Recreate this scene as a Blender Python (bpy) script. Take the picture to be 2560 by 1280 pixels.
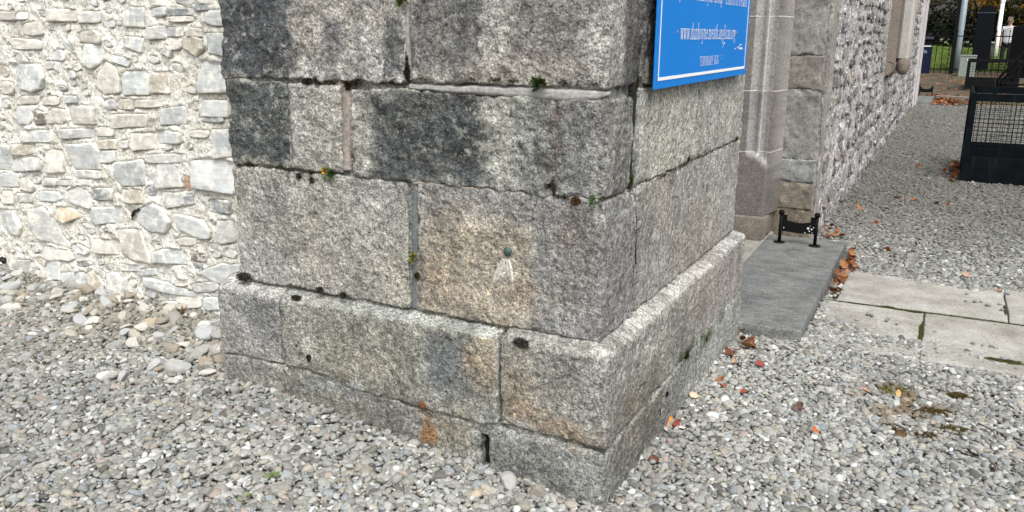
import bpy, bmesh, math, random
import numpy as np
from mathutils import Matrix, Vector

random.seed(7); rng = np.random.default_rng(7)
sc = bpy.context.scene
for o in list(bpy.data.objects): bpy.data.objects.remove(o)

# ------------------------------------------------------------------ camera
FPX = 2099.08                       # focal length in pixels of a 2560 wide frame
CAM = np.array([0.88328, -2.38641, 1.55])
YAW, PITCH, ROLL = math.radians(-27.38065), math.radians(14.81846), math.radians(-0.33273)
_f = np.array([math.sin(YAW)*math.cos(PITCH), math.cos(YAW)*math.cos(PITCH), -math.sin(PITCH)])
_r = np.array([math.cos(YAW), -math.sin(YAW), 0.0]); _d = np.cross(_f, _r)
RIGHT = math.cos(ROLL)*_r + math.sin(ROLL)*_d
DOWN = -math.sin(ROLL)*_r + math.cos(ROLL)*_d
cam_data = bpy.data.cameras.new('camera'); cam = bpy.data.objects.new('camera', cam_data)
sc.collection.objects.link(cam)
cam.matrix_world = Matrix([[RIGHT[i], -DOWN[i], -_f[i], CAM[i]] for i in range(3)] + [[0, 0, 0, 1]])
cam_data.sensor_width = 36; cam_data.lens = FPX/2560*36
cam_data.clip_start = 0.05; cam_data.clip_end = 600
sc.camera = cam

# ------------------------------------------------------------------ sky, sun, exposure
SUN_EL, SUN_AZ = math.radians(56), math.radians(140)     # veiled sun behind the camera, a little right
world = bpy.data.worlds.new('World'); sc.world = world; world.use_nodes = True
wn = world.node_tree; bg = wn.nodes['Background']
sky = wn.nodes.new('ShaderNodeTexSky'); sky.sky_type = 'NISHITA'; sky.sun_disc = False
sky.sun_elevation = SUN_EL; sky.sun_rotation = SUN_AZ
sky.air_density = 1.0; sky.dust_density = 6.0; sky.ozone_density = 0.6
cloud = wn.nodes.new('ShaderNodeHueSaturation'); cloud.inputs['Saturation'].default_value = 0.22      # thin white cloud
wn.links.new(sky.outputs[0], cloud.inputs['Color']); wn.links.new(cloud.outputs[0], bg.inputs[0]); bg.inputs[1].default_value = 0.15
sun_data = bpy.data.lights.new('sun', 'SUN'); sun = bpy.data.objects.new('sun', sun_data)
sc.collection.objects.link(sun)
sun_data.energy = 1.25; sun_data.angle = math.radians(30); sun_data.color = (1.0, 0.975, 0.90)
_sd = Vector((math.sin(SUN_AZ)*math.cos(SUN_EL), math.cos(SUN_AZ)*math.cos(SUN_EL), math.sin(SUN_EL)))
sun.rotation_euler = _sd.to_track_quat('Z', 'Y').to_euler()
sc.view_settings.view_transform = 'Standard'; sc.view_settings.look = 'None'
sc.view_settings.exposure = 0.5; sc.view_settings.gamma = 1.0
sc.view_settings.use_curve_mapping = False

# ------------------------------------------------------------------ pixel -> point on a real plane
def _ray(px, py):
    a, b = (px-1280)/FPX, (py-640)/FPX
    return a*RIGHT + b*DOWN + _f
def onX(px, py, X):
    d = _ray(px, py); return CAM + d*(X-CAM[0])/d[0]
def onY(px, py, Y):
    d = _ray(px, py); return CAM + d*(Y-CAM[1])/d[1]
def onZ(px, py, Z=0.0):
    d = _ray(px, py); return CAM + d*(Z-CAM[2])/d[2]

# ------------------------------------------------------------------ noise
_tab = np.random.default_rng(3).integers(0, 2**31, 4096)
def _hash(i, j, k, s):
    h = _tab[(i*73 + s*911) & 4095]
    h = _tab[(h + j*157) & 4095]
    return _tab[(h + k*311) & 4095]
def vn(P, scale=1.0, seed=0):
    """smooth value noise in [-1,1] at points P (N,3)"""
    Q = np.asarray(P, float)*scale + 1000.0
    I = np.floor(Q).astype(np.int64); F = Q - I; F = F*F*F*(F*(F*6-15)+10)
    out = 0
    for a in (0, 1):
        wx = F[:, 0] if a else 1-F[:, 0]
        for b in (0, 1):
            wy = F[:, 1] if b else 1-F[:, 1]
            for c in (0, 1):
                wz = F[:, 2] if c else 1-F[:, 2]
                out = out + wx*wy*wz*((_hash(I[:, 0]+a, I[:, 1]+b, I[:, 2]+c, seed) & 65535)/32767.5-1)
    return out
def fbm(P, scale, oct=3, seed=0, gain=.5):
    s, a, t = 0, 1, 0
    for i in range(oct):
        s = s + a*vn(P, scale*2.03**i, seed+i*7); t += a; a *= gain
    return s/t
def smooth(x, a, b):
    t = np.clip((x-a)/(b-a), 0, 1); return t*t*(3-2*t)

# ------------------------------------------------------------------ mesh helpers
COL = sc.collection
def mesh_from(name, V, faces, cols=None, shade=True):
    """faces: list of integer arrays (n,3) or (n,4)"""
    me = bpy.data.meshes.new(name)
    V = np.ascontiguousarray(V, np.float32)
    faces = [np.asarray(f, np.int32) for f in faces if len(f)]
    me.vertices.add(len(V)); me.vertices.foreach_set('co', V.ravel())
    nl = sum(f.size for f in faces); nf = sum(len(f) for f in faces)
    me.loops.add(nl); me.polygons.add(nf)
    me.loops.foreach_set('vertex_index', np.concatenate([f.ravel() for f in faces]))
    tot = np.concatenate([np.full(len(f), f.shape[1], np.int32) for f in faces])
    st = np.concatenate([[0], np.cumsum(tot)[:-1]]).astype(np.int32)
    me.polygons.foreach_set('loop_start', st); me.polygons.foreach_set('loop_total', tot)
    me.polygons.foreach_set('use_smooth', np.full(nf, shade, bool))
    me.update(calc_edges=True); me.validate()
    if cols is not None:
        at = me.color_attributes.new('Col', 'FLOAT_COLOR', 'POINT')
        c = np.ones((len(V), 4), np.float32); c[:, :3] = cols
        at.data.foreach_set('color', c.ravel())
    return me
def add(name, me, mat=None, parent=None, loc=None):
    o = bpy.data.objects.new(name, me); COL.objects.link(o)
    if mat is not None and me is not None and not me.materials: me.materials.append(mat)
    if parent is not None: o.parent = parent
    if loc is not None: o.location = loc
    return o
def tag(o, label=None, cat=None, group=None, kind=None):
    if label: o['label'] = label
    if cat: o['category'] = cat
    if group: o['group'] = group
    if kind: o['kind'] = kind
    return o
def empty(name, loc=(0, 0, 0)):
    o = bpy.data.objects.new(name, None); COL.objects.link(o); o.location = loc; o.empty_display_size = .1
    return o
def grid_faces(nu, nv, off=0):
    i = np.arange(nu-1)[:, None]*nv + np.arange(nv-1)[None, :]
    i = i.ravel() + off
    return np.stack([i, i+nv, i+nv+1, i+1], 1)

class MB:
    """collects simple solids into one mesh"""
    def __init__(s): s.v = []; s.q = []; s.t = []; s.n = 0
    def _add(s, v, q=(), t=()):
        v = np.asarray(v, float); s.v.append(v)
        if len(q): s.q.append(np.asarray(q)+s.n)
        if len(t): s.t.append(np.asarray(t)+s.n)
        s.n += len(v)
    def box(s, x0, y0, z0, x1, y1, z1, b=0.0):
        if b <= 0:
            v = [(x, y, z) for x in (x0, x1) for y in (y0, y1) for z in (z0, z1)]
            s._add(v, [(0, 1, 3, 2), (4, 6, 7, 5), (0, 4, 5, 1), (2, 3, 7, 6), (0, 2, 6, 4), (1, 5, 7, 3)])
        else:
            bm = bmesh.new(); bmesh.ops.create_cube(bm, size=1)
            for v in bm.verts:
                v.co = Vector(((x0+x1)/2+v.co.x*(x1-x0), (y0+y1)/2+v.co.y*(y1-y0), (z0+z1)/2+v.co.z*(z1-z0)))
            bmesh.ops.bevel(bm, geom=bm.edges[:], offset=b, segments=2, affect='EDGES', profile=.5)
            bmesh.ops.triangulate(bm, faces=bm.faces[:]); bm.verts.index_update()
            s._add([v.co[:] for v in bm.verts], (), [[v.index for v in f.verts] for f in bm.faces]); bm.free()
        return s
    def tube(s, pts, r, n=10, cap=True):
        pts = [np.asarray(p, float) for p in pts]; rr = r if hasattr(r, '__len__') else [r]*len(pts)
        V = []
        for i, p in enumerate(pts):
            d = pts[min(i+1, len(pts)-1)]-pts[max(i-1, 0)]; d = d/np.linalg.norm(d)
            u = np.cross(d, (0, 0, 1) if abs(d[2]) < .9 else (1, 0, 0)); u /= np.linalg.norm(u); w = np.cross(d, u)
            for k in range(n):
                a = 2*math.pi*k/n; V.append(p+rr[i]*(math.cos(a)*u+math.sin(a)*w))
        q = [(i*n+k, i*n+(k+1) % n, (i+1)*n+(k+1) % n, (i+1)*n+k) for i in range(len(pts)-1) for k in range(n)]
        t = []
        if cap:
            V += [pts[0], pts[-1]]; m = len(pts)*n
            for k in range(n):
                t += [(m, (k+1) % n, k), (m+1, m-n+k, m-n+(k+1) % n)]
        s._add(V, q, t); return s
    def lathe(s, prof, c, n=16):
        V = [(c[0]+r*math.cos(2*math.pi*k/n), c[1]+r*math.sin(2*math.pi*k/n), c[2]+z) for r, z in prof for k in range(n)]
        m = len(prof)
        s._add(V, [(i*n+k, i*n+(k+1) % n, (i+1)*n+(k+1) % n, (i+1)*n+k) for i in range(m-1) for k in range(n)]); return s
    def prism(s, poly, axis, a, b):
        """poly of 2D points extruded along axis (0,1,2) from a to b; fan caps"""
        n = len(poly); V = []
        for h in (a, b):
            for p in poly:
                q = [0, 0, 0]; o = [k for k in range(3) if k != axis]; q[axis] = h; q[o[0]], q[o[1]] = p; V.append(q)
        c0 = np.mean(np.array(V[:n]), 0); c1 = np.mean(np.array(V[n:]), 0); V += [c0, c1]
        q = [(k, (k+1) % n, n+(k+1) % n, n+k) for k in range(n)]
        t = [(2*n, (k+1) % n, k) for k in range(n)]+[(2*n+1, n+k, n+(k+1) % n) for k in range(n)]
        s._add(V, q, t); return s
    def xf(s, fn): s.v = [np.array([fn(p) for p in v]) for v in s.v]; return s
    def mesh(s, name, col=None, shade=False):
        V = np.concatenate(s.v); F = []
        if s.q: F.append(np.concatenate(s.q))
        if s.t: F.append(np.concatenate(s.t))
        me = mesh_from(name, V, F, None if col is None else np.tile(np.array(col), (len(V), 1)), shade)
        bm = bmesh.new(); bm.from_mesh(me); bmesh.ops.recalc_face_normals(bm, faces=bm.faces[:]); bm.to_mesh(me); bm.free()
        return me
    def build(s, name, mat, parent=None, shade=False, loc=None):
        me = s.mesh(name, shade=shade)
        if loc is not None: me.transform(Matrix.Translation(-Vector(loc)))
        return add(name, me, mat, parent, loc)

# ------------------------------------------------------------------ materials
class NT:
    def __init__(s, name):
        s.mat = bpy.data.materials.new(name); s.mat.use_nodes = True
        s.nt = s.mat.node_tree; s.b = s.nt.nodes['Principled BSDF']; s.pos = None
    def n(s, typ, props=None, **inp):
        x = s.nt.nodes.new(typ)
        for k, v in (props or {}).items(): setattr(x, k, v)
        for k, v in inp.items():
            k = int(k[1:]) if k[0] == 'i' and k[1:].isdigit() else k.replace('_', ' ')
            s.set(x.inputs[k], v)
        return x
    def set(s, sock, v):
        if isinstance(v, bpy.types.NodeSocket): s.nt.links.new(v, sock)
        else:
            if sock.type == 'RGBA' and len(v) == 3: v = (*v, 1)
            sock.default_value = v
    def P(s):
        if s.pos is None: s.pos = s.n('ShaderNodeNewGeometry').outputs['Position']
        return s.pos
    def noise(s, scale, detail=2, rough=.5, vec=None, out=0):
        x = s.n('ShaderNodeTexNoise', None, Scale=scale, Detail=detail, Roughness=rough, Vector=vec or s.P()); return x.outputs[out]
    def voro(s, scale, vec=None, out='Distance'):
        return s.n('ShaderNodeTexVoronoi', None, Scale=scale, Vector=vec or s.P()).outputs[out]
    def ramp(s, fac, stops, interp='LINEAR'):
        x = s.nt.nodes.new('ShaderNodeValToRGB'); e = x.color_ramp.elements; x.color_ramp.interpolation = interp
        while len(e) < len(stops): e.new(.5)
        for el, (p, c) in zip(e, stops):
            el.position = p; el.color = (*c, 1) if hasattr(c, '__len__') else (c, c, c, 1)
        s.set(x.inputs[0], fac); return x.outputs[0]
    def mix(s, fac, a, b, mode='MIX'):
        x = s.n('ShaderNodeMix', {'data_type': 'RGBA', 'blend_type': mode})
        s.set(x.inputs[0], fac); s.set(x.inputs[6], a); s.set(x.inputs[7], b); return x.outputs[2]
    def math(s, op, a, b=0.0):
        x = s.n('ShaderNodeMath', {'operation': op}); s.set(x.inputs[0], a); s.set(x.inputs[1], b); return x.outputs[0]
    def attr(s, name='Col', typ='GEOMETRY'):
        return s.n('ShaderNodeAttribute', {'attribute_name': name, 'attribute_type': typ}).outputs['Color']
    def objcol(s): return s.n('ShaderNodeObjectInfo').outputs['Color']
    def bump(s, h, strength=.5, dist=.01, prev=None):
        x = s.n('ShaderNodeBump', None, Strength=strength, Distance=dist, Height=h)
        if prev: s.set(x.inputs['Normal'], prev)
        return x.outputs[0]
    def out(s, col, rough=.85, normal=None, metal=0.0, spec=.3):
        s.set(s.b.inputs['Base Color'], col); s.set(s.b.inputs['Roughness'], rough)
        s.set(s.b.inputs['Metallic'], metal); s.set(s.b.inputs['Specular IOR Level'], spec)
        if normal: s.set(s.b.inputs['Normal'], normal)
        return s.mat

def m_ashlar():
    m = NT('weathered_limestone'); c = m.attr()
    sp = m.ramp(m.noise(140, 4, .74), [(.36, .36), (.5, .96), (.65, 1.62)])
    c = m.mix(1.0, c, sp, 'MULTIPLY')
    sp2 = m.ramp(m.noise(52, 3, .6), [(.35, .66), (.65, 1.32)])
    c = m.mix(1.0, c, sp2, 'MULTIPLY')
    bl = m.ramp(m.noise(11, 5, .72), [(.34, .78), (.5, 1.0), (.66, 1.22)])
    c = m.mix(1.0, c, bl, 'MULTIPLY')
    sv = m.n('ShaderNodeMapping', None, Vector=m.P(), Scale=(26, 26, 3.2)).outputs[0]
    sk = m.ramp(m.n('ShaderNodeTexNoise', None, Scale=1.0, Detail=4, Roughness=.65, Vector=sv).outputs[0], [(.36, .95), (.5, 1.0), (.64, 1.06)])
    c = m.mix(1.0, c, sk, 'MULTIPLY')
    dots = m.ramp(m.voro(75), [(.10, 1.0), (.19, 0.0)])
    keep = m.ramp(m.noise(5, 2), [(.46, 0.0), (.62, .75)])
    c = m.mix(m.math('MULTIPLY', dots, keep), c, (.62, .63, .60))
    pits = m.ramp(m.voro(48), [(.06, 1.0), (.13, 0.0)])
    pk = m.ramp(m.noise(9, 2), [(.50, 0.0), (.66, .8)])
    c = m.mix(m.math('MULTIPLY', pits, pk), c, (.02, .02, .02))
    rd = m.n('ShaderNodeTexNoise', {'noise_type': 'RIDGED_MULTIFRACTAL'}, Scale=30, Detail=3, Roughness=.6, Distortion=.6, Vector=m.P()).outputs[0]
    c = m.mix(1.0, c, m.ramp(rd, [(.15, 1.08), (.5, .99), (.95, .78)]), 'MULTIPLY')
    lic = m.ramp(m.noise(27, 6, .68), [(.575, 0.0), (.60, .62)]); lk = m.ramp(m.noise(3.1, 2), [(.42, 0.0), (.60, 1.0)])
    c = m.mix(m.math('MULTIPLY', lic, lk), c, (.44, .45, .40))
    ck = m.ramp(m.noise(38, 6, .7), [(.36, .8), (.39, 0.0)]); kk = m.ramp(m.noise(4.2, 2), [(.46, 0.0), (.60, 1.0)])
    c = m.mix(m.math('MULTIPLY', ck, kk), c, (.035, .036, .036))
    b = m.bump(m.noise(110, 4, .7), .7, .010); b = m.bump(m.noise(32, 4, .62), .75, .024, b); b = m.bump(rd, .6, .013, b)
    return m.out(c, .92, b, spec=.2)
def m_rubble_stone():
    m = NT('wall_rubble_stone'); c = m.attr()
    c = m.mix(1.0, c, m.ramp(m.noise(22, 4, .65), [(.3, .80), (.7, 1.17)]), 'MULTIPLY')
    bed = m.n('ShaderNodeMapping', None, Vector=m.P(), Scale=(9, 9, 70)).outputs[0]
    st = m.ramp(m.n('ShaderNodeTexNoise', None, Scale=1.0, Detail=3, Vector=bed).outputs[0], [(.38, .92), (.52, 1.0), (.7, 1.03)])
    c = m.mix(1.0, c, st, 'MULTIPLY')
    lime = m.ramp(m.noise(20, 5, .75), [(.50, 0.0), (.61, .85)])
    c = m.mix(lime, c, (.77, .755, .69))
    b = m.bump(m.noise(70, 3, .6), .4, .006)
    b = m.bump(m.n('ShaderNodeTexNoise', None, Scale=1.0, Detail=3, Vector=bed).outputs[0], .22, .012, b)
    return m.out(c, .85, b, spec=.25)
def m_lime():
    m = NT('lime_mortar')
    c = m.ramp(m.noise(6, 3, .6), [(.3, (.64, .62, .54)), (.5, (.76, .75, .685)), (.72, (.81, .805, .76))])
    sp = m.ramp(m.noise(90, 4, .7), [(.36, .26), (.45, .92), (.62, 1.07)])
    c = m.mix(1.0, c, sp, 'MULTIPLY')
    pits = m.ramp(m.voro(62), [(.10, 1.0), (.2, 0.0)])
    pk = m.ramp(m.noise(14, 2), [(.42, 0.0), (.54, .9)])
    c = m.mix(m.math('MULTIPLY', pits, pk), c, (.13, .12, .10))
    b = m.bump(m.noise(85, 4, .7), .8, .008); b = m.bump(m.noise(28, 3, .6), .5, .015, b)
    return m.out(c, .95, b, spec=.15)
def m_speckled(name, base, contrast=.35, scale=90, rough=.9, bumpd=.006, attr=False, spec=.2):
    m = NT(name); c = m.attr() if attr else base
    c = m.mix(1.0, c, m.ramp(m.noise(scale, 3, .65), [(.34, 1-contrast), (.66, 1+contrast)]), 'MULTIPLY')
    c = m.mix(1.0, c, m.ramp(m.noise(scale*.12, 3, .6), [(.3, 1-contrast*.6), (.7, 1+contrast*.5)]), 'MULTIPLY')
    return m.out(c, rough, m.bump(m.noise(scale, 3, .6), .5, bumpd), spec=spec)
def m_plain(name, base, rough=.6, metal=0.0, var=.12, scale=30, spec=.4, bumps=.15):
    m = NT(name)
    c = m.mix(1.0, base, m.ramp(m.noise(scale, 4, .6), [(.3, 1-var), (.7, 1+var)]), 'MULTIPLY')
    return m.out(c, rough, m.bump(m.noise(scale*4, 2), bumps, .003), metal, spec)
def m_objcol(name, rough=.8, scale=60, var=.3, spec=.25, bumpd=.004):
    m = NT(name); tc = m.n('ShaderNodeTexCoord').outputs['Object']
    c = m.mix(1.0, m.objcol(), m.ramp(m.noise(scale, 4, .65, tc), [(.3, 1-var), (.7, 1+var)]), 'MULTIPLY')
    return m.out(c, rough, m.bump(m.noise(scale*1.5, 3, .6, tc), .5, bumpd), spec=spec)
def m_pebble():
    m = NT('gravel_pebble'); tc = m.n('ShaderNodeTexCoord').outputs['Object']
    c = m.attr('pcol', 'INSTANCER')
    c = m.mix(1.0, c, m.ramp(m.noise(2.2, 4, .65, tc), [(.3, .74), (.7, 1.22)]), 'MULTIPLY')
    c = m.mix(1.0, c, m.ramp(m.noise(11, 2, .6, tc), [(.32, .72), (.5, 1.0), (.7, 1.12)]), 'MULTIPLY')
    return m.out(c, .72, m.bump(m.noise(7, 3, .6, tc), .25, .15), spec=.3)

ASH = m_ashlar(); RUB = m_rubble_stone(); LIME = m_lime()

# ================================================================== ground
def zg(x, y):
    x = np.asarray(x, float); y = np.asarray(y, float)
    h0 = np.interp(x, [-6, -1.73, -1.32, -1.0, -.72, -.495, -.27, -.1, 0], [.135, .127, .113, .078, .057, .04, .028, .008, 0])
    k = np.where(y < 0, np.exp(np.minimum(y, 0)/1.1), 1+.7*np.clip(y/.4, 0, 1))
    P = np.stack([x.ravel(), y.ravel(), 0*x.ravel()], 1)
    nz = vn(P, 2.6, 5).reshape(x.shape)*.007
    rise = np.interp(y, [20, 32, 33, 45, 47, 160], [0, .25, .3, .98, 1.0, 1.0])
    return h0*k + nz*(y < 19) + rise

def sheet(name, xs, ys, dz, mat, kind='structure'):
    X, Y = np.meshgrid(xs, ys, indexing='ij'); Z = zg(X, Y)+dz
    o = add(name, mesh_from(name, np.stack([X.ravel(), Y.ravel(), Z.ravel()], 1), [grid_faces(len(xs), len(ys))]), mat)
    tag(o, kind=kind); return o

m = NT('gravel_bed_soil')
c = m.ramp(m.noise(45, 4, .65), [(.3, (.07, .064, .052)), (.5, (.19, .18, .155)), (.68, (.34, .33, .30))])
c = m.mix(m.ramp(m.noise(1.6, 3), [(.5, 0.0), (.7, .5)]), c, (.10, .085, .05))
SOIL = m.out(c, .95, m.bump(m.voro(45), .8, .01), spec=.1)
m = NT('yard_paving')
c = m.ramp(m.noise(3.0, 4, .65), [(.3, (.045, .036, .024)), (.52, (.085, .07, .05)), (.7, (.13, .11, .085))])
YARD = m.out(c, .95, m.bump(m.noise(30, 4), .4, .01), spec=.1)
m = NT('lawn_turf')
c = m.ramp(m.noise(1.2, 5, .7), [(.3, (.045, .075, .014)), (.5, (.075, .115, .022)), (.7, (.11, .155, .03))])
LAWN = m.out(c, .95, m.bump(m.noise(40, 3), .6, .03), spec=.1)

xs = np.unique(np.concatenate([np.linspace(-60, -6, 14), np.linspace(-6, 4, 120), np.linspace(4, 90, 20)]))
ys = np.unique(np.concatenate([np.linspace(-40, -4, 8), np.linspace(-4, 6, 110), np.linspace(6, 34, 50), np.linspace(34, 160, 24)]))
tag(sheet('ground', xs, ys, -.014, SOIL), 'grey gravelly soil under the loose stones')
tag(sheet('yard', np.linspace(-8, 30, 40), np.linspace(21.3, 33.0, 24), .004, YARD), 'brown leaf-strewn paved yard before the railings')
tag(sheet('lawn', np.linspace(-30, 60, 60), np.linspace(33.0, 75, 50), .008, LAWN), 'bright green lawn beyond the black railings')

# ------------------------------------------------------------------ gravel: real pebbles, scattered as instances
PEB = m_pebble()
def ico(sub):
    bm = bmesh.new(); bmesh.ops.create_icosphere(bm, subdivisions=sub, radius=1)
    V = np.array([v.co[:] for v in bm.verts]); F = np.array([[v.index for v in f.verts] for f in bm.faces]); bm.free(); return V, F
ICO2, ICO3 = ico(2), ico(3)
def chipped(V, k, r, soft=.0, lo=.62):
    """unit directions -> convex chipped stone radii"""
    N = r.normal(size=(k, 3)); N /= np.linalg.norm(N, axis=1)[:, None]; D = r.uniform(lo, 1.0, k)
    dots = np.maximum(V@N.T, 1e-3); R = np.minimum((D/dots).min(1), 1.25)
    return V*(R*(1-soft)+soft)[:, None]
pebcol = bpy.data.collections.new('pebble_shapes')
PEBMESH = []
for i in range(16):
    V, F = ICO2
    W = chipped(V, rng.integers(7, 13), rng, rng.uniform(.25, .6)) + .10*np.stack([fbm(V+i*9, 1.1, 2, s) for s in (1, 2, 3)], 1)
    me = mesh_from('pebble', W, [F]); me.materials.append(PEB); PEBMESH.append(me)
    pebcol.objects.link(bpy.data.objects.new('pebble_shape', me))

# footprints the gravel keeps out of
PAVE = (0.36, 2.30, 3.6, 3.44)           # paving slabs x0,y0,x1,y1
STEP = (-.225, 1.945, .325, 4.13)        # dark doorstep
def gravel_ok(x, y):
    n = fbm(np.stack([x, y, 0*x], 1), 7, 2, 11)
    ok = ~((x < -.0) & (y > .0) & (y < 1.99) & (x > -1.74))
    ok &= ~((x < -1.72) & (y > .41)) & ~((x < .0) & (y > 1.9))
    ok &= ~((x > STEP[0]) & (x < STEP[2]+.004) & (y > STEP[1]-.004) & (y < STEP[3]))
    f0 = 2.26+.17*smooth(-x, -.75, -.35)-.06*smooth(x, .9, 1.4)+.035*n
    ok &= ~((x > .37+.05*n) & (y > f0) & (y < 3.44+.05*n))
    ok &= ~((x > 1.03) & (x < 2.6) & (y > 8.03) & (y < 9.6))
    return ok
def hexpts(x0, x1, y0, y1, s, jit=.32):
    ny = int((y1-y0)/(s*.866)); nx = int((x1-x0)/s)
    X, Y = np.meshgrid(np.arange(nx), np.arange(ny), indexing='ij')
    x = x0+(X+.5*(Y % 2))*s; y = y0+Y*s*.866
    x = x.ravel()+rng.normal(0, jit*s, x.size); y = y.ravel()+rng.normal(0, jit*s, y.size)
    k = gravel_ok(x, y); return x[k], y[k]
pts = []
def layer(x0, x1, y0, y1, s, dz, k=1.0):
    x, y = hexpts(x0, x1, y0, y1, s)
    pts.append((x, y, np.full(len(x), dz), np.full(len(x), k)))
layer(-4.7, 0.02, -1.9, .42, .0175, 0); layer(0.0, 2.1, -1.9, 4.2, .0175, 0)
layer(-4.7, 0.02, -1.9, .42, .029, .007, .95); layer(0.0, 2.1, -1.9, 4.2, .029, .007, .95)
layer(0.0, 2.3, 4.2, 9, .021, 0, 1.1); layer(0.0, 2.3, 4.2, 9, .036, .008, 1.0)
layer(0.0, 2.6, 9, 14, .026, 0, 1.3); layer(0.0, 3.0, 14, 19.9, .031, 0, 1.5)
gx, gy, gz, gk = [np.concatenate(a) for a in zip(*pts)]
N = len(gx)
r = np.clip(rng.lognormal(math.log(.0104), .37, N), .0045, .025)*gk
scl = np.stack([r*rng.uniform(.95, 1.35, N), r*rng.uniform(.72, 1.0, N), r*rng.uniform(.42, .75, N)], 1)
rot = np.stack([rng.normal(0, .32, N), rng.normal(0, .32, N), rng.uniform(0, 6.283, N)], 1)
z = zg(gx, gy)+gz+rng.uniform(-.005, .004, N)
PAL = np.array([(.31, .308, .285), (.25, .248, .225), (.37, .367, .345), (.46, .457, .435), (.70, .70, .68), (.37, .34, .285), (.29, .315, .33), (.13, .127, .118), (.35, .29, .255), (.20, .196, .178)])
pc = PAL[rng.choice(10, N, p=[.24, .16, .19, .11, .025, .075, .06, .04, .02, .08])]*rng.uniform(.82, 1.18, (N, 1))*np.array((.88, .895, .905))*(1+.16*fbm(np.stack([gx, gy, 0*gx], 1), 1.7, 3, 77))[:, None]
# earthier, browner stones in the heap under the rubble wall and in the mossy hollow by the path
e = smooth(gy+.25*vn(np.stack([gx, gy, 0*gx], 1), 3, 8), -.35, .25)*(gx < -1.2)
pc = pc*(1-.35*e[:, None])+np.array((.21, .185, .13))*.35*e[:, None]
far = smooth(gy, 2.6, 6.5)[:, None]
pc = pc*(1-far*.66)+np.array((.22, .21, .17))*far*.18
mo = onZ(2255, 1010); dm = np.hypot(gx-mo[0], (gy-mo[1])*.8)
e = (smooth(-dm, -.28, -.05)*(vn(np.stack([gx, gy, 0*gx], 1), 14, 21) > .05)*.75)[:, None]
pc = pc*(1-e)+np.array((.15, .10, .045))*e
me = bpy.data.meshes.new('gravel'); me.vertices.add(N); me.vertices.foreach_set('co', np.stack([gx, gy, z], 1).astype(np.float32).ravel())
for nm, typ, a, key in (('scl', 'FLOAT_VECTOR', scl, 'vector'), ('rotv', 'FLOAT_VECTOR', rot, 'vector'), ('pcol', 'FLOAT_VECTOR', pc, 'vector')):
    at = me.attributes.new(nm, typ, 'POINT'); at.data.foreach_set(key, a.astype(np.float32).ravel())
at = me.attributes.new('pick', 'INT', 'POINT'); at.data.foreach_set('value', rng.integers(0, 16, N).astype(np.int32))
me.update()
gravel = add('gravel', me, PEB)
tag(gravel, 'loose grey and beige pebble gravel round the buttress and along the church', 'gravel', kind='stuff')
ng = bpy.data.node_groups.new('pebble_scatter', 'GeometryNodeTree')
ng.interface.new_socket('Geometry', in_out='INPUT', socket_type='NodeSocketGeometry')
ng.interface.new_socket('Geometry', in_out='OUTPUT', socket_type='NodeSocketGeometry')
gi, go = ng.nodes.new('NodeGroupInput'), ng.nodes.new('NodeGroupOutput')
iop = ng.nodes.new('GeometryNodeInstanceOnPoints'); ci = ng.nodes.new('GeometryNodeCollectionInfo')
ci.inputs['Collection'].default_value = pebcol; ci.inputs['Separate Children'].default_value = True; ci.inputs['Reset Children'].default_value = True
def named(nm, typ):
    a = ng.nodes.new('GeometryNodeInputNamedAttribute'); a.data_type = typ; a.inputs['Name'].default_value = nm
    return [o for o in a.outputs if o.enabled and o.name == 'Attribute'][0]
L = ng.links.new
L(gi.outputs[0], iop.inputs['Points']); L(ci.outputs[0], iop.inputs['Instance'])
iop.inputs['Pick Instance'].default_value = True
L(named('pick', 'INT'), iop.inputs['Instance Index'])
e2r = ng.nodes.new('FunctionNodeEulerToRotation'); L(named('rotv', 'FLOAT_VECTOR'), e2r.inputs[0]); L(e2r.outputs[0], iop.inputs['Rotation'])
L(named('scl', 'FLOAT_VECTOR'), iop.inputs['Scale']); L(iop.outputs[0], go.inputs[0])
mod = gravel.modifiers.new('scatter', 'NODES'); mod.node_group = ng

# ================================================================== the church
church = tag(empty('church', (-1, 1, 0)), 'old grey stone church with a squared corner buttress and lime-mortared rubble walls', 'church')
church.location = (0, 0, 0)

# ------------------------------------------------------------------ ashlar blocks of the buttress
S = .055                       # setback of the upper buttress behind the plinth
FY, RX = S, -S
def fr(px, py, Y=FY):          # front face: (x, z)
    p = onY(px, py, Y); return p[0], p[2]
def ri(px, py, X=RX):          # right face: (y, z)
    p = onX(px, py, X); return p[1], p[2]
FRONT_ST, RIGHT_ST = [], []
def stf(x0, y0, x1, y1, col, k, fe=.03, Y=FY):
    a = [fr(x, y, Y) for x in (x0, x1) for y in (y0, y1)]
    FRONT_ST.append((min(p[0] for p in a), max(p[0] for p in a), min(fr((x0+x1)/2, y, Y)[1] for y in (y0, y1)), max(fr((x0+x1)/2, y, Y)[1] for y in (y0, y1)), np.array(col), k, fe))
def strr(x0, y0, x1, y1, col, k, fe=.04, X=RX):
    y0w, y1w = ri(x0, (y0+y1)/2, X)[0], ri(x1, (y0+y1)/2, X)[0]
    zz = [ri((x0+x1)/2, y, X)[1] for y in (y0, y1)]
    RIGHT_ST.append((y0w, y1w, min(zz), max(zz), np.array(col), k, fe))
DK, DK2, LT = (.072, .080, .085), (.115, .12, .122), (.40, .40, .375)
MID, BRN, YEL, ORG, BLU = (.19, .19, .18), (.155, .138, .118), (.40, .345, .25), (.37, .245, .13), (.115, .13, .14)
WHT = (.47, .475, .46)
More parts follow.
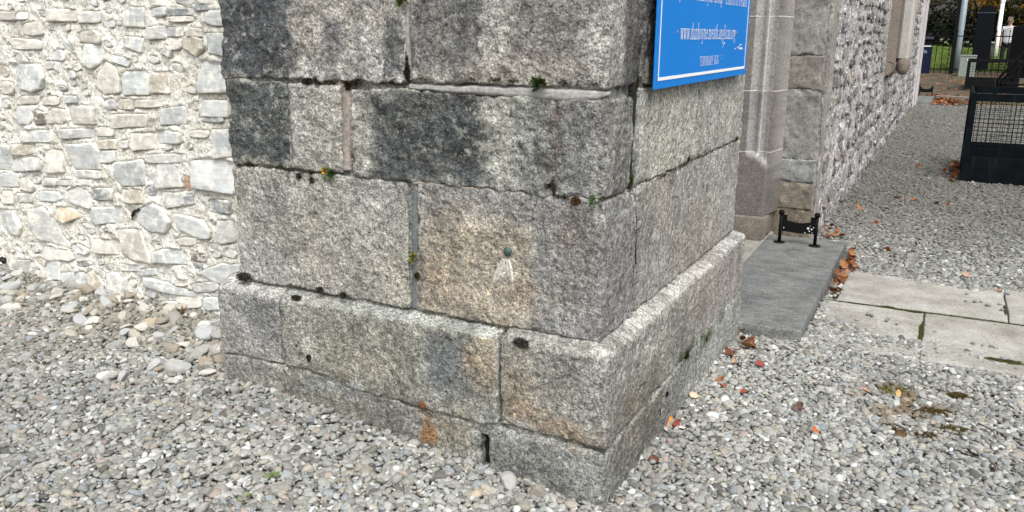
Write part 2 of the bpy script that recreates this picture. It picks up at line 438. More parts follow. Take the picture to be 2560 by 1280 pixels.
for a in [ (545, -20, 724, 190, DK, .92, .012), (560, 205, 722, 400, DK, .88, .010), (724, -30, 1012, 60, MID, .5, .05),
           (815, 50, 860, 170, DK2, .75, .02), (965, 45, 1012, 192, DK2, .85, .012), (745, 100, 800, 200, LT, .35, .03), (880, 60, 950, 195, LT, .55, .03),
           (1028, -30, 1204, 180, DK2, .75, .02), (1206, -40, 1280, 205, LT, .95, .014), (1283, -40, 1345, 160, DK2, .65, .02), (1345, -40, 1400, 200, MID, .5, .03),
           (1400, -40, 1470, 150, DK2, .45, .03), (1470, 0, 1545, 220, LT, .35, .04), (1150, 150, 1480, 220, (.30, .27, .24), .45, .04),
           (735, 225, 850, 410, LT, .35, .03), (850, 215, 876, 420, (.33, .29, .26), .7, .008),
           (928, 222, 1208, 452, DK, .94, .018), (880, 225, 930, 440, LT, .4, .02), (1210, 225, 1285, 470, LT, .65, .025), (1287, 240, 1380, 470, DK2, .55, .03),
           (1375, 240, 1396, 480, (.20, .15, .13), .7, .01), (1396, 240, 1500, 480, BLU, .5, .04),
           (590, 420, 760, 690, (.34, .345, .335), .5, .05), (640, 440, 700, 560, BLU, .35, .03), (820, 470, 1010, 700, LT, .55, .06), (960, 600, 1020, 760, YEL, .25, .04), (760, 600, 980, 740, (.33, .315, .285), .6, .05),
           (1050, 540, 1330, 840, YEL, .62, .06), (1050, 640, 1130, 760, ORG, .22, .05), (1240, 710, 1420, 760, ORG, .22, .04),
           (1330, 510, 1380, 860, BLU, .35, .03), (1390, 520, 1500, 640, BRN, .75, .04), (1400, 640, 1490, 740, BRN, .4, .05), (1440, 520, 1505, 870, (.21, .205, .20), .35, .04),
           (1180, 480, 1390, 530, MID, .4, .03), (1250, 640, 1290, 712, (.46, .44, .39), .5, .015)]:
    stf(*a[:6], fe=a[6])
for a in [ (545, 730, 700, 900, (.29, .30, .295), .5, .05), (620, 740, 690, 840, BLU, .4, .03), (820, 800, 1060, 990, (.30, .275, .23), .6, .05), (1068, 812, 1185, 985, BLU, .68, .03),
           (1168, 860, 1242, 985, ORG, .40, .04), (1180, 960, 1235, 1040, MID, .5, .03), (1255, 910, 1330, 1060, ORG, .38, .04), (1262, 1000, 1340, 1090, ORG, .28, .04),
           (1335, 1050, 1500, 1112, ORG, .62, .035), (1340, 900, 1500, 1020, (.175, .17, .16), .6, .05), (1470, 900, 1530, 1130, (.33, .34, .335), .5, .03),
           (745, 965, 1075, 1100, (.21, .20, .17), .6, .05), (760, 945, 905, 992, (.40, .42, .41), .7, .012), (1075, 1020, 1200, 1140, (.33, .285, .19), .55, .05), (560, 930, 740, 1010, (.19, .185, .17), .6, .05),
           (1042, 1000, 1073, 1032, (.22, .10, .05), .75, .008), (1052, 1030, 1074, 1116, (.32, .16, .07), .85, .010), (1040, 1070, 1066, 1115, (.28, .16, .075), .55, .014),
           (1230, 1070, 1500, 1240, (.265, .275, .27), .8, .03), (1270, 1150, 1390, 1210, (.15, .15, .145), .5, .03), (1470, 1150, 1512, 1290, (.34, .36, .355), .5, .02), (1180, 1055, 1206, 1150, (.27, .29, .29), .6, .01)]:
    stf(*a[:6], fe=a[6], Y=0.0)
for a in [(1520, 250, 1590, 480, (.24, .245, .235), .5, .04), (1600, 240, 1740, 420, LT, .5, .08), (1742, 200, 1850, 360, (.43, .41, .36), .55, .04), (1600, 440, 1835, 640, (.33, .325, .30), .6, .08), (1500, 540, 1600, 860, (.19, .19, .185), .6, .05), (1600, 640, 1720, 760, (.30, .29, .27), .4, .06),
          (1560, -20, 1640, 220, (.05, .05, .052), .7, .02), (1600, 150, 1860, 225, MID, .45, .03)]:
    strr(*a[:6], fe=a[6])
for a in [(1545, 930, 1660, 1110, (.15, .135, .11), .7, .06), (1640, 830, 1740, 960, (.22, .215, .20), .5, .06), (1740, 640, 1850, 780, (.27, .25, .225), .5, .06), (1740, 790, 1850, 900, (.42, .44, .43), .7, .03), (1520, 1130, 1640, 1260, (.16, .165, .16), .6, .05), (1750, 830, 1775, 860, (.06, .09, .02), .9, .01), (1700, 870, 1730, 900, (.05, .07, .02), .8, .012), (1600, 1010, 1700, 1090, (.11, .11, .105), .5, .05)]:
    strr(*a[:6], fe=a[6], X=0.0)

def tint(V, nrm):
    """stain and lichen colour of buttress stone at vertices V"""
    big = fbm(V, 2.2, 3, 31); mid = fbm(V, 9, 3, 41); fin = fbm(V, 34, 2, 51)
    c = np.array((.318, .320, .303))*(1+.24*big+.24*mid+.16*fin+.20*fbm(V*np.array((1, 1, .12)), 16, 2, 37))[:, None]
    run = fbm(V*np.array((1, 1, .09)), 11, 3, 137); up = smooth(V[:, 2]+.15*run, .95, 1.25)
    c = c*(1-.60*up*smooth(run, .04, .40)+.34*up*smooth(-run, .15, .5))[:, None]
    warm = smooth(fbm(V, 1.6, 2, 61), .05, .5)[:, None]; c = c*(1-.35*warm)+c*np.array((1.14, 1.0, .82))*.35*warm
    wob = .040*fbm(V, 9, 3, 71); wob2 = .045*fbm(V, 9, 3, 81); fz = .030*fbm(V, 40, 2, 91)
    isf = (-nrm[:, 1] > .6); isr = (nrm[:, 0] > .6)
    for L_, sel, ax in ((FRONT_ST, isf, 0), (RIGHT_ST, isr, 1)):
        idx = np.where(sel)[0]
        if not len(idx): continue
        u = V[idx, ax]+wob[idx]*.7+fz[idx]*.5; z = V[idx, 2]+wob2[idx]+fz[idx]
        for (a0, a1, z0, z1, col, k, fe) in L_:
            fe = fe*1.35+.004
            w = smooth(u, a0-fe, a0+fe)*smooth(-u, -a1-fe, -a1+fe)*smooth(z, z0-fe, z0+fe)*smooth(-z, -z1-fe, -z1+fe)*k
            w = np.clip(w*(1+.35*mid[idx]+.25*fin[idx]), 0, 1)[:, None]
            tex = (1+.30*mid[idx]+.25*fin[idx])[:, None]
            c[idx] = c[idx]*(1-w)+col*tex*w
    # lime-white lichen along the sloping ledge
    led = smooth(nrm[:, 2], .6, .95)*(V[:, 2] > .45)*(V[:, 2] < .66)
    k = np.clip(led*smooth(mid+.6*fin, -.30, .22)*np.where(isr | (V[:, 0] > -.06), .85, np.where(V[:, 0] > -.9, .5, .12)), 0, 1)[:, None]
    c = c*(1-k)+np.array(WHT)*k
    return np.clip(c, .012, .85)

def axis_samples(a, b, step, r):
    n = max(2, int(round((b-a-2*r)/step)))
    mid = np.linspace(a+r, b-r, n+1)
    return np.unique(np.concatenate([[a, a+.3*r, a+.65*r], mid, [b-.65*r, b-.3*r, b]]))
def stone_box(name, x0, x1, y0, y1, z0, z1, parent, vis='FR', r=.007, rough=.0045, step=.0095, warp=None, seed=0, chip=.012, mat=None, col=None, label=None):
    """a squared stone: rounded worn arrises, tooled and weathered faces"""
    dense_y = 'R' in vis
    xs = axis_samples(x0, x1, step if 'F' in vis else .09, r); ys = axis_samples(y0, y1, step if dense_y else .08, r); zs = axis_samples(z0, z1, step, r)
    Vl, Fl, off = [], [], 0
    def face(A, B, ax, val, flip):
        nonlocal off
        a, b = np.meshgrid(A, B, indexing='ij'); P = np.zeros((a.size, 3)); o = [k for k in range(3) if k != ax]
        P[:, o[0]] = a.ravel(); P[:, o[1]] = b.ravel(); P[:, ax] = val
        f = grid_faces(len(A), len(B), off); Fl.append(f[:, ::-1] if flip else f); Vl.append(P); off += len(P)
    face(xs, zs, 1, y0, False); face(ys, zs, 0, x1, False)
    face(xs, ys, 2, z1, False); face(xs, ys, 2, z0, True)
    face(ys, zs, 0, x0, True)
    face(axis_samples(x0, x1, .3, r), axis_samples(z0, z1, .3, r), 1, y1, True)
    P = np.concatenate(Vl); F = np.concatenate(Fl)
    key = np.round(P*1e5).astype(np.int64); _, ui, inv = np.unique(key, axis=0, return_index=True, return_inverse=True)
    P = P[ui]; F = inv.ravel()[F]
    lo = np.array([x0, y0, z0]); hi = np.array([x1, y1, z1])
    rr = r*(1+.55*fbm(P, 16, 2, seed+3))[:, None]
    Q = np.clip(P, lo+rr, hi-rr); D = P-Q; ln = np.linalg.norm(D, axis=1)[:, None]; n = D/np.maximum(ln, 1e-9)
    W = Q+rr*n
    dist = np.sort(np.concatenate([P-lo, hi-P], 1), 1); ed = dist[:, 1]
    tool = fbm(W+seed*.37, 26, 3, seed, .62)*rough + fbm(W, 7, 2, seed+9)*rough*1.3
    rid = np.abs(vn(W*np.array([1, 1, .8]), 46, seed+17))*rough*.8
    ch = -chip*np.exp(-ed/.016)*np.clip(fbm(W, 20, 2, seed+5)*1.6-.1, 0, 1)
    W = W+n*(tool-rid+ch+rough*.5)[:, None]
    if warp is not None: W = warp(W)
    sd_ = np.random.default_rng(seed+900); W = W+np.array([sd_.uniform(-.003, .003), sd_.uniform(-.004, .003), 0])*(1 if r < .0075 else .4)
    tone = (.86 if name != 'stone' else 1.0)*sd_.uniform(.92, 1.12)*np.array([1+sd_.uniform(-.02, .03), 1, 1-sd_.uniform(-.02, .04)])
    cols = tone*tint(W, n) if col is None else np.clip(np.array(col)*(1+.35*fbm(W, 8, 3, seed+1)+.25*fbm(W, 36, 2, seed+2))[:, None], .01, .9)
    o = add(name, mesh_from(name, W, [F], cols), mat or ASH, parent)
    if label: o['label'] = label
    return o

buttress = empty('buttress'); buttress.parent = church
buttress['label'] = 'squared weathered stone buttress with a sloping plinth'
X0 = -1.64; YB = 1.945
zj = [0.566, 1.043, 1.380, 2.02, 2.70]
J = .004
jx = lambda px, py: fr(px, py)[0]
ry = lambda px, py: ri(px, py)[0]
# course above the plinth
xa = jx(1022, 620); xb = jx(1046, 620); yk = ry(1588, 600)
stone_box('stone', X0, xa, FY, .40, zj[0]+.004, zj[1]-J, buttress, 'F', seed=11)
stone_box('stone', xb, RX, FY, yk-.006, zj[0]+.004, zj[1]-J, buttress, 'FR', seed=12)
stone_box('stone', -.40, RX, yk+.006, YB, zj[0]+.004, zj[1]-.004, buttress, 'R', seed=13, rough=.0035)
# second course
xc = [jx(723, 300), jx(853, 310), jx(876, 310), jx(1386, 380)]; yk2 = ry(1582, 330); yk3 = ry(1743, 320)
def wl(a, b, s):
    return lambda W: W
stone_box('stone', X0+.008, xc[0]-.003, FY, .40, zj[1]+.004, zj[2]-.010, buttress, 'F', seed=21, rough=.011, label='dark stained stone')
stone_box('stone', xc[0]+.003, xc[1], FY, .40, zj[1]+.004, zj[2]-.012, buttress, 'F', seed=22)
stone_box('stone', xc[2], xc[3]-.003, FY, .40, zj[1]+.004, zj[2]-.026, buttress, 'F', seed=23, rough=.013, label='rock-faced stone with a large dark stain')
stone_box('stone', xc[3]+.003, RX, FY, yk2-.010, zj[1]+.004, zj[2]-.026, buttress, 'FR', seed=24, rough=.008)
stone_box('stone', -.40, RX, yk2+.010, yk3-.004, zj[1]+.004, zj[2]-.006, buttress, 'R', seed=25, rough=.0035)
stone_box('stone', -.40, RX, yk3+.004, YB, zj[1]+.004, zj[2]-.004, buttress, 'R', seed=26, rough=.003)
# third course
xd = [jx(1011, 100), jx(1027, 100)]; yk4 = ry(1602, 100); yk5 = ry(1626, 100)
stone_box('stone', X0-.004, xd[0], FY, .40, zj[2]+.004, zj[3]-J, buttress, 'F', seed=31, rough=.012, label='stone with a dark left end')
stone_box('stone', xd[1], RX, FY, yk4-.004, zj[2]+.010, zj[3]-J, buttress, 'FR', seed=32, rough=.0075)
stone_box('stone', -.40, RX, yk5, YB, zj[2]+.004, zj[3]-.004, buttress, 'R', seed=33, rough=.0045)
# course over the frame
stone_box('stone', X0, -.62, FY, .40, zj[3]+.004, zj[4], buttress, 'F', seed=41, step=.03)
stone_box('stone', -.61, RX, FY, .5, zj[3]+.004, zj[4], buttress, 'FR', seed=42, step=.03)
stone_box('stone', -.40, RX, .51, YB, zj[3]+.004, zj[4], buttress, 'R', seed=43, step=.03)

# plinth: stones with a weathered sloping top, over a footing course
def plinth_warp(W):
    W = W.copy(); inn = np.clip(np.minimum(W[:, 1], -W[:, 0])/S, -.2, 1.05)
    W[:, 2] += .032*inn*smooth(W[:, 2], .40, .50)
    return W
PZ = .533
def zjoint(x): return np.interp(x, [-1.8, -1.30, -1.0, -.72, -.48, -.40, 0], [.24, .248, .215, .205, .198, .215, .213])
def lower_warp(W):
    W = plinth_warp(W)
    W[:, 2] += (zjoint(W[:, 0])-.215)*smooth(-W[:, 2], -.33, -.23)*(W[:, 1] < .3)
    return W
def foot_warp(W):
    W = W.copy(); W[:, 2] += (zjoint(W[:, 0])-.215)*smooth(W[:, 2], .12, .20)
    W[:, 1] += .010*smooth(W[:, 2], .05, .2)*0
    return W
j1 = fr(701, 830, 0)[0]; j2 = fr(1244, 950, 0)[0]; j3 = ri(1741, 790, 0)[0]; jf = fr(1196, 1110, 0)[0]; jg = fr(1226, 1110, 0)[0]
PX0 = -1.735
stone_box('plinth_stone', PX0, j1-.005, 0, .35, .221, PZ, buttress, 'F', r=.010, warp=lower_warp, seed=51)
stone_box('plinth_stone', j1+.005, j2-.004, 0, .35, .221, PZ, buttress, 'F', r=.010, warp=lower_warp, seed=52)
stone_box('plinth_stone', j2+.010, 0, 0, j3-.004, .221, PZ, buttress, 'FR', r=.011, warp=plinth_warp, seed=53, label='orange-stained corner plinth stone')
stone_box('plinth_stone', -.35, 0, j3+.004, 1.985, .221, PZ, buttress, 'R', r=.010, warp=plinth_warp, seed=54)
stone_box('footing_stone', PX0, jf, .004, .35, -.2, .212, buttress, 'F', r=.010, warp=foot_warp, seed=61, rough=.006, chip=.04)
stone_box('footing_stone', jg, .004, -.006, .62, -.2, .205, buttress, 'FR', r=.010, seed=62, rough=.005, chip=.04)
stone_box('footing_stone', -.35, .002, .628, j3+.05, -.2, .212, buttress, 'R', r=.010, seed=63)
stone_box('footing_stone', -.35, .004, j3+.058, 1.98, -.2, .24, buttress, 'R', r=.010, seed=64)

# mortar core and the smeared pointing
m = NT('buttress_mortar')
c = m.ramp(m.noise(30, 4, .65), [(.3, (.05, .05, .045)), (.5, (.15, .15, .14)), (.7, (.30, .295, .28))])
c = m.mix(m.ramp(m.noise(12, 3), [(.55, 0.0), (.68, .8)]), c, (.05, .045, .03))
MORT = m.out(c, .95, m.bump(m.noise(60, 4), .7, .008), spec=.15)
def core_face(u0, u1, z0, z1, pos, ax, seed, deep=.013, cracks=()):
    """mortar surface between the stones: mostly flush, open and dark in places"""
    us = np.arange(u0, u1+.006, .011); zs_ = np.arange(z0, z1+.006, .011); U, Z_ = np.meshgrid(us, zs_, indexing='ij'); P_ = np.zeros((U.size, 3))
    P_[:, 0 if ax == 1 else 1] = U.ravel(); P_[:, 2] = Z_.ravel(); P_[:, ax] = pos
    d = .0075+.004*fbm(P_, 30, 2, seed)+deep*smooth(fbm(P_, 9, 2, seed+1), .0, .32)
    for cu_, ca_, cb_, cd_ in cracks:
        d = d+cd_*np.exp(-((U.ravel()-cu_)/.022)**2)*(Z_.ravel() > ca_)*(Z_.ravel() < cb_)
    n_ = np.zeros_like(P_); n_[:, ax] = -1 if ax == 1 else 1
    P_[:, ax] += d if ax == 1 else -d
    cl = tint(P_, n_)*.55+np.array((.22, .215, .20))*.32
    add('mortar', mesh_from('mortar', P_, [grid_faces(len(us), len(zs_))], cl), ASH, buttress)
core_face(X0+.006, RX-.008, .55, 2.68, FY, 1, 201, cracks=[(xc[3], 1.05, 1.17, .025), (xd[0], 1.38, 1.50, .02), (xc[2], 1.05, 1.12, .02)]); core_face(FY+.008, YB-.004, .55, 2.68, RX, 0, 202, cracks=[(yk2, 1.05, 1.40, .04), (yk, .58, 1.03, .016), ((yk4+yk5)/2, 1.39, 2.0, .006), (yk3, 1.06, 1.36, .008)])
core_face(PX0+.010, -.010, .165, .52, 0, 1, 203, cracks=[(j1, .35, .52, .02), (j2, .22, .52, .03)]); core_face(.010, 1.975, .165, .52, 0, 0, 204)
mb = MB()
mb.box(X0+.03, FY+.03, .3, RX-.03, YB-.006, 2.67); mb.box(PX0+.03, .035, .16, -.035, 1.97, .52); mb.box(PX0+.02, .22, -.2, -.02, 1.95, .159)
mb.build('core', MORT, buttress)
PT = m_speckled('pointing_strip', (.36, .355, .345), .22, 70)
PTD = m_speckled('dark_pointing_strip', (.15, .165, .17), .25, 70)
PTB = m_speckled('brown_pointing_strip', (.30, .265, .235), .28, 80)
def pointing(name, poly, mat, Y=FY, dep=.004, amp=.002, n=34):
    """a smeared strip of pointing along a front joint; poly: (x, zlow, zhigh) stations"""
    poly = np.array(poly); x = np.linspace(poly[0, 0], poly[-1, 0], n)
    lo = np.interp(x, poly[:, 0], poly[:, 1]); hi = np.interp(x, poly[:, 0], poly[:, 2])
    V = []
    for i in range(n):
        P = np.array([(x[i], 0, 0)]); w = .004*fbm(P, 30, 2, 5)[0]; w2 = .004*fbm(P, 30, 2, 6)[0]
        for t in np.linspace(0, 1, 6):
            V.append((x[i], Y+dep+(.012 if t in (0, 1) else 0), lo[i]+w+(hi[i]+w2-lo[i]-w)*t))
    V = np.array(V); V[:, 1] += amp*fbm(V, 40, 2, 9)
    return add(name, mesh_from(name, V, [grid_faces(n, 6)]), mat, buttress)
q = [fr(x, y) for x, y in ((1022, 211), (1180, 207), (1330, 216), (1500, 224))]
pointing('pointing', [(fr(1022, 206)[0], 1.364, 1.383), (fr(1150, 206)[0], 1.356, 1.385), (fr(1300, 210)[0], 1.350, 1.388), (fr(1420, 214)[0], 1.344, 1.388), (fr(1490, 220)[0], 1.352, 1.386), (fr(1525, 222)[0], 1.368, 1.380)], PT, dep=.001)
pointing('pointing', [(fr(1320, 495)[0], 1.030, 1.043), (fr(1400, 500)[0], 1.024, 1.048), (fr(1500, 508)[0], 1.028, 1.047)], PT, dep=.001)
pointing('pointing', [(fr(1030, 470)[0], 1.034, 1.046), (fr(1200, 478)[0], 1.030, 1.046), (fr(1310, 488)[0], 1.033, 1.045)], PTB, dep=.002)
def vstrip(px, y0, y1, w, mat, dep=.003):
    (xa_, za), (xb_, zb) = fr(px, y0), fr(px, y1); n = 24; V = []
    for t in np.linspace(0, 1, n):
        x = xa_+(xb_-xa_)*t; z = za+(zb-za)*t; wo = w*(1+.35*vn(np.array([[x, z*9, 2.]]), 3, 4)[0])
        for s_ in np.linspace(-1, 1, 6): V.append((x+s_*wo/2, FY+dep+(.014 if abs(s_) == 1 else 0), z))
    V = np.array(V); V[:, 1] += .002*fbm(V, 40, 2, 19)
    add('pointing', mesh_from('pointing', V, [grid_faces(n, 6)]), mat, buttress)
CRACKD = m_speckled('crack_shade_moss', (.022, .021, .016), .5, 120)  # near-black strips: shade of deep cracks and black moss put into the colour
def rstrip(ptsr, w, dep=.004):
    V = []; n = 40; Pz = [ri(*q_) for q_ in ptsr]; zs_ = np.linspace(Pz[0][1], Pz[-1][1], n); o_ = np.argsort([q_[1] for q_ in Pz]); yy = np.interp(zs_, np.array([q_[1] for q_ in Pz])[o_], np.array([q_[0] for q_ in Pz])[o_])
    for y_, z in zip(yy, zs_):
        wo = w*(1+.7*fbm(np.array([[3., y_, z]]), 24, 2, 8)[0]); y2 = y_+.006*fbm(np.array([[5., y_, z]]), 18, 2, 3)[0]
        for s_ in (-1, -.4, .4, 1): V.append((RX-dep+(.0035 if abs(s_) < 1 else -.004), y2+s_*wo/2, z))
    add('crack_fill', mesh_from('crack_fill', np.array(V), [grid_faces(n, 4)]), CRACKD, buttress)
rstrip([(1590, 200), (1585, 300), (1577, 400), (1574, 468)], .024, .001); rstrip([(1606, 0), (1600, 120), (1592, 195)], .016, .001); rstrip([(1591, 540), (1588, 660)], .010, .001)
MB().box(jf-.002, .05, -.05, jg+.002, .055, .17).build('crack_fill', CRACKD, buttress)
vstrip(1017, -10, 200, .020, PT, .004); vstrip(864, 215, 425, .034, PTB, .000); vstrip(1034, 480, 770, .036, PTD, .003)

# ordnance bolt with the mark cut under it, rusted bolt in the footing
BRONZE = m_plain('green_bronze', (.065, .105, .10), .55, .35, .4, 180)
x, z_ = fr(1271, 628)
mb = MB(); mb.tube([(x, FY+.02, z_), (x, FY-.009, z_), (x, FY-.013, z_), (x, FY-.015, z_)], [.0155, .0155, .0125, .006], 20)
mb.build('bronze_stud', BRONZE, buttress, True)['label'] = 'round green bronze survey stud'
CUT = m_speckled('fresh_cut_stone', (.58, .57, .52), .3, 110)
def groove(pts, mat, w):
    P = [np.array([*fr(*p)]) for p in pts]; V = []; n = len(P)
    for i, p in enumerate(P):
        d = P[min(i+1, n-1)]-P[max(i-1, 0)]; d /= np.linalg.norm(d); s_ = np.array([-d[1], d[0]])
        for k, y in ((-1, .002), (-.55, -.013), (0, -.003), (.55, -.011), (1, .002)):
            q_ = p+s_*k*w[i]; V.append((q_[0], FY+y, q_[1]))
    add('carved_mark', mesh_from('carved_mark', np.array(V), [grid_faces(n, 5)]), mat, buttress)
groove([(1262, 645), (1252, 668), (1243, 690), (1236, 706)], CUT, [.006, .012, .016, .006])
groove([(1272, 647), (1274, 665), (1277, 685), (1282, 704)], CUT, [.005, .010, .012, .005])
RUST = m_plain('rust', (.15, .062, .03), .95, 0, .5, 120)
x, z_ = fr(1058, 1012, 0)
MB().tube([(x, .02, z_), (x, -.006, z_), (x, -.010, z_)], [.018, .017, .008], 14).build('rusted_bolt', RUST, buttress, True)

# ------------------------------------------------------------------ rubble wall on the left
WY = .40
lwall = empty('rubble_wall'); lwall.parent = church; lwall['label'] = 'pale rubble wall with thick lime mortar left of the buttress'
GB, PB, BG, TN, CR, DS, LG, OR_, DB, LI = 'blue', 'paleblue', 'beige', 'tan', 'cream', 'slate', 'grey', 'brick', 'darkbrown', 'lilac'
WC = {GB: (.50, .535, .545), PB: (.60, .63, .635), BG: (.57, .545, .495), TN: (.49, .445, .365), CR: (.65, .625, .57), DS: (.27, .295, .31), LG: (.54, .545, .53), OR_: (.47, .28, .18), DB: (.16, .14, .115), LI: (.53, .52, .54)}
WS = []   # (polygon of photo points on the wall plane, colour, proud)
def bx(x0, y0, x1, y1, c, k=.12, sk=0.0, pr=.007):
    """irregular many-sided outline inside the box"""
    w, h = (x1-x0)/2*1.07, (y1-y0)/2*1.07; cx, cy = (x0+x1)/2, (y0+y1)/2; out = []
    cs = [(-1, -1), (1, -1), (1, 1), (-1, 1)]; pts_ = []
    tilt = random.gauss(0, .06)
    for i, (u, v) in enumerate(cs):
        u *= 1-abs(random.gauss(0, .10)); v *= 1-abs(random.gauss(0, .14)); v += tilt*u*w/max(h, 1)*.5
        if random.random() < .42:
            e, g_ = random.uniform(.18, .55), random.uniform(.18, .55); pu, pv = (u*(1-e), v), (u, v*(1-g_))
            pts_ += [pu, pv]
        else: pts_.append((u, v))
        if random.random() < .35:
            u2, v2 = cs[(i+1) % 4]; pts_.append(((u+u2)/2*random.uniform(.92, 1.08), (v+v2)/2*random.uniform(.88, 1.06)))
    WS.append(([(cx+u*w, cy+v*h) for u, v in pts_], c, pr))
def pg(pts, c, pr=.014): WS.append((pts, c, pr*.7))
for a in [(120, 22, 185, 54, BG), (195, 28, 250, 58, LG), (-20, 28, 36, 52, BG), (38, 30, 66, 49, PB), (308, 18, 356, 70, GB), (368, 18, 415, 42, PB), (420, 40, 480, 56, BG), (482, 11, 526, 26, DS),
          (510, 25, 565, 66, PB), (50, 55, 106, 90, CR), (365, 64, 412, 98, LG), (406, 68, 446, 92, GB), (415, 95, 450, 124, CR), (508, 82, 566, 138, GB), (190, 76, 250, 110, BG), (130, 125, 158, 152, LI),
          (20, 95, 100, 125, CR), (465, 70, 500, 96, BG), (305, 178, 367, 238, GB), (490, 150, 572, 240, GB), (372, 180, 420, 236, TN), (290, 248, 331, 275, TN), (332, 249, 400, 270, BG), (260, 248, 288, 272, LI),
          (45, 240, 96, 262, CR), (100, 240, 150, 263, CR), (158, 240, 190, 258, PB), (268, 285, 366, 322, BG), (400, 266, 460, 312, GB), (500, 250, 565, 292, PB), (40, 265, 75, 312, PB), (82, 275, 112, 312, DB), (120, 270, 160, 310, BG), (162, 262, 235, 312, CR),  # the dark brown entry stands in for the shade of an open hole
          (498, 290, 558, 306, DS), (52, 322, 126, 358, GB), (150, 322, 238, 346, LG), (240, 318, 280, 342, BG), (25, 361, 88, 390, TN), (28, 393, 96, 428, LG), (-10, 365, 27, 428, GB), (110, 375, 156, 430, CR), (182, 427, 250, 446, LG), (238, 350, 286, 374, TN), (246, 376, 286, 410, PB),
          (320, 330, 386, 376, BG), (384, 328, 452, 362, PB), (360, 385, 462, 408, LG), (282, 400, 360, 466, GB), (528, 322, 582, 396, GB), (-10, 432, 44, 470, PB), (226, 470, 281, 502, DS), (228, 516, 300, 562, GB), (300, 474, 356, 510, TN), (405, 480, 460, 520, LG), (455, 486, 482, 516, GB), (515, 500, 576, 536, DS),
          (540, 552, 584, 612, LG), (228, 600, 300, 640, CR), (440, 595, 492, 616, CR), (105, 615, 138, 652, LG), (136, 626, 180, 652, CR), (380, 624, 462, 660, GB), (475, 636, 516, 655, DB), (185, 655, 226, 667, DS), (300, 662, 346, 679, LG), (346, 671, 392, 690, GB), (150, 680, 184, 716, PB), (186, 680, 212, 730, GB),  # the thin slate entry paints a shaded slit, not a stone
          (110, 650, 150, 700, PB), (30, 650, 76, 684, LG), (435, 700, 470, 716, BG), (474, 705, 545, 732, LG), (380, 752, 440, 786, GB), (505, 742, 548, 778, PB), (448, 742, 500, 770, CR), (0, 205, 30, 235, CR), (300, 350, 316, 372, LG), (470, 325, 520, 345, CR), (95, 478, 150, 505, PB), (40, 484, 80, 508, LG), (2, 476, 30, 510, CR), (100, 445, 140, 466, BG), (140, 450, 180, 464, LG), (185, 450, 226, 466, CR)]:
    bx(*a)
pg([(416, 19), (480, 20), (479, 38), (417, 40)], DS); pg([(446, 92), (470, 85), (505, 100), (507, 122), (490, 140), (452, 120)], TN); pg([(410, 112), (428, 122), (420, 146), (399, 132)], LG)
pg([(308, 90), (354, 96), (350, 132), (312, 118)], GB); pg([(210, 112), (246, 108), (262, 130), (248, 160), (228, 172), (208, 160)], PB)
pg([(20, 157), (98, 160), (112, 196), (104, 222), (80, 230), (46, 222)], GB, .02); pg([(279, 137), (328, 150), (318, 168), (278, 154)], PB); pg([(262, 155), (288, 168), (300, 205), (298, 232), (262, 236), (237, 214), (244, 180)], BG)
pg([(160, 362), (236, 356), (247, 378), (250, 424), (180, 424), (168, 392)], PB, .018); pg([(390, 412), (425, 400), (446, 432), (457, 468), (392, 472), (384, 460)], LG); pg([(458, 438), (470, 446), (478, 474), (466, 480), (456, 464)], OR_, .006)
pg([(478, 400), (545, 394), (585, 410), (586, 486), (540, 478), (482, 470)], PB, .02); pg([(48, 446), (66, 440), (82, 466), (80, 480), (48, 474)], BG); pg([(162, 480), (190, 465), (224, 482), (226, 522), (196, 514), (172, 504)], LG)
pg([(138, 516), (180, 522), (208, 540), (160, 558), (140, 548)], (.60, .50, .37)); pg([(72, 524), (106, 516), (136, 552), (160, 598), (178, 624), (124, 606), (96, 596), (78, 570)], LG, .018); pg([(-10, 522), (30, 528), (54, 566), (48, 590), (10, 576), (-10, 566)], PB)
pg([(352, 520), (380, 508), (404, 520), (426, 556), (410, 584), (372, 578), (332, 552)], GB, .018); pg([(430, 534), (500, 550), (528, 578), (524, 598), (496, 598), (438, 574)], PB, .018); pg([(286, 574), (350, 574), (362, 610), (382, 660), (336, 652), (306, 640), (296, 600)], BG, .016)
pg([(490, 682), (548, 660), (592, 662), (594, 690), (548, 712)], PB, .012); pg([(362, 694), (420, 708), (506, 742), (498, 748), (412, 732), (362, 714)], GB, .016); pg([(214, 684), (224, 672), (262, 712), (258, 726), (222, 724)], TN); pg([(266, 684), (290, 680), (308, 700), (308, 740), (290, 750), (270, 730)], LG, .03)

MX0, MX1, MZ0, MZ1 = -4.9, -1.55, .02, 2.35
MXW = MX1
def star(poly):
    """star-shaped outline -> centre, function radius(theta)"""
    P = np.array(poly); c = P.mean(0); Q = P-c; th = np.arctan2(Q[:, 1], Q[:, 0]); o = np.argsort(th); th = th[o]; Q = Q[o]
    def R(t):
        t = np.asarray(t); out = np.full(t.shape, 1e9)
        for i in range(len(Q)):
            a, b = Q[i], Q[(i+1) % len(Q)]
            d = np.stack([np.cos(t), np.sin(t)], -1); e = b-a
            den = d[..., 0]*e[1]-d[..., 1]*e[0]
            s_ = np.where(np.abs(den) > 1e-12, (a[0]*e[1]-a[1]*e[0])/np.where(np.abs(den) > 1e-12, den, 1), -1)
            u = np.where(np.abs(den) > 1e-12, (a[0]*d[..., 1]-a[1]*d[..., 0])/np.where(np.abs(den) > 1e-12, den, 1), -1)
            ok = (s_ > 0) & (u >= -.001) & (u <= 1.001); out = np.where(ok, np.minimum(out, s_), out)
        return np.where(out > 1e8, np.linalg.norm(Q, axis=1).min(), out)
    R.ang = th
    return c, R
STN = []
for poly, c_, pr in WS:
    P = [onY(px, py, WY-.01) for px, py in poly]; P2 = [(p[0], p[2]) for p in P]
    if np.mean([p[0] for p in P2]) > -1.63: continue
    STN.append((*star(P2), c_, pr))
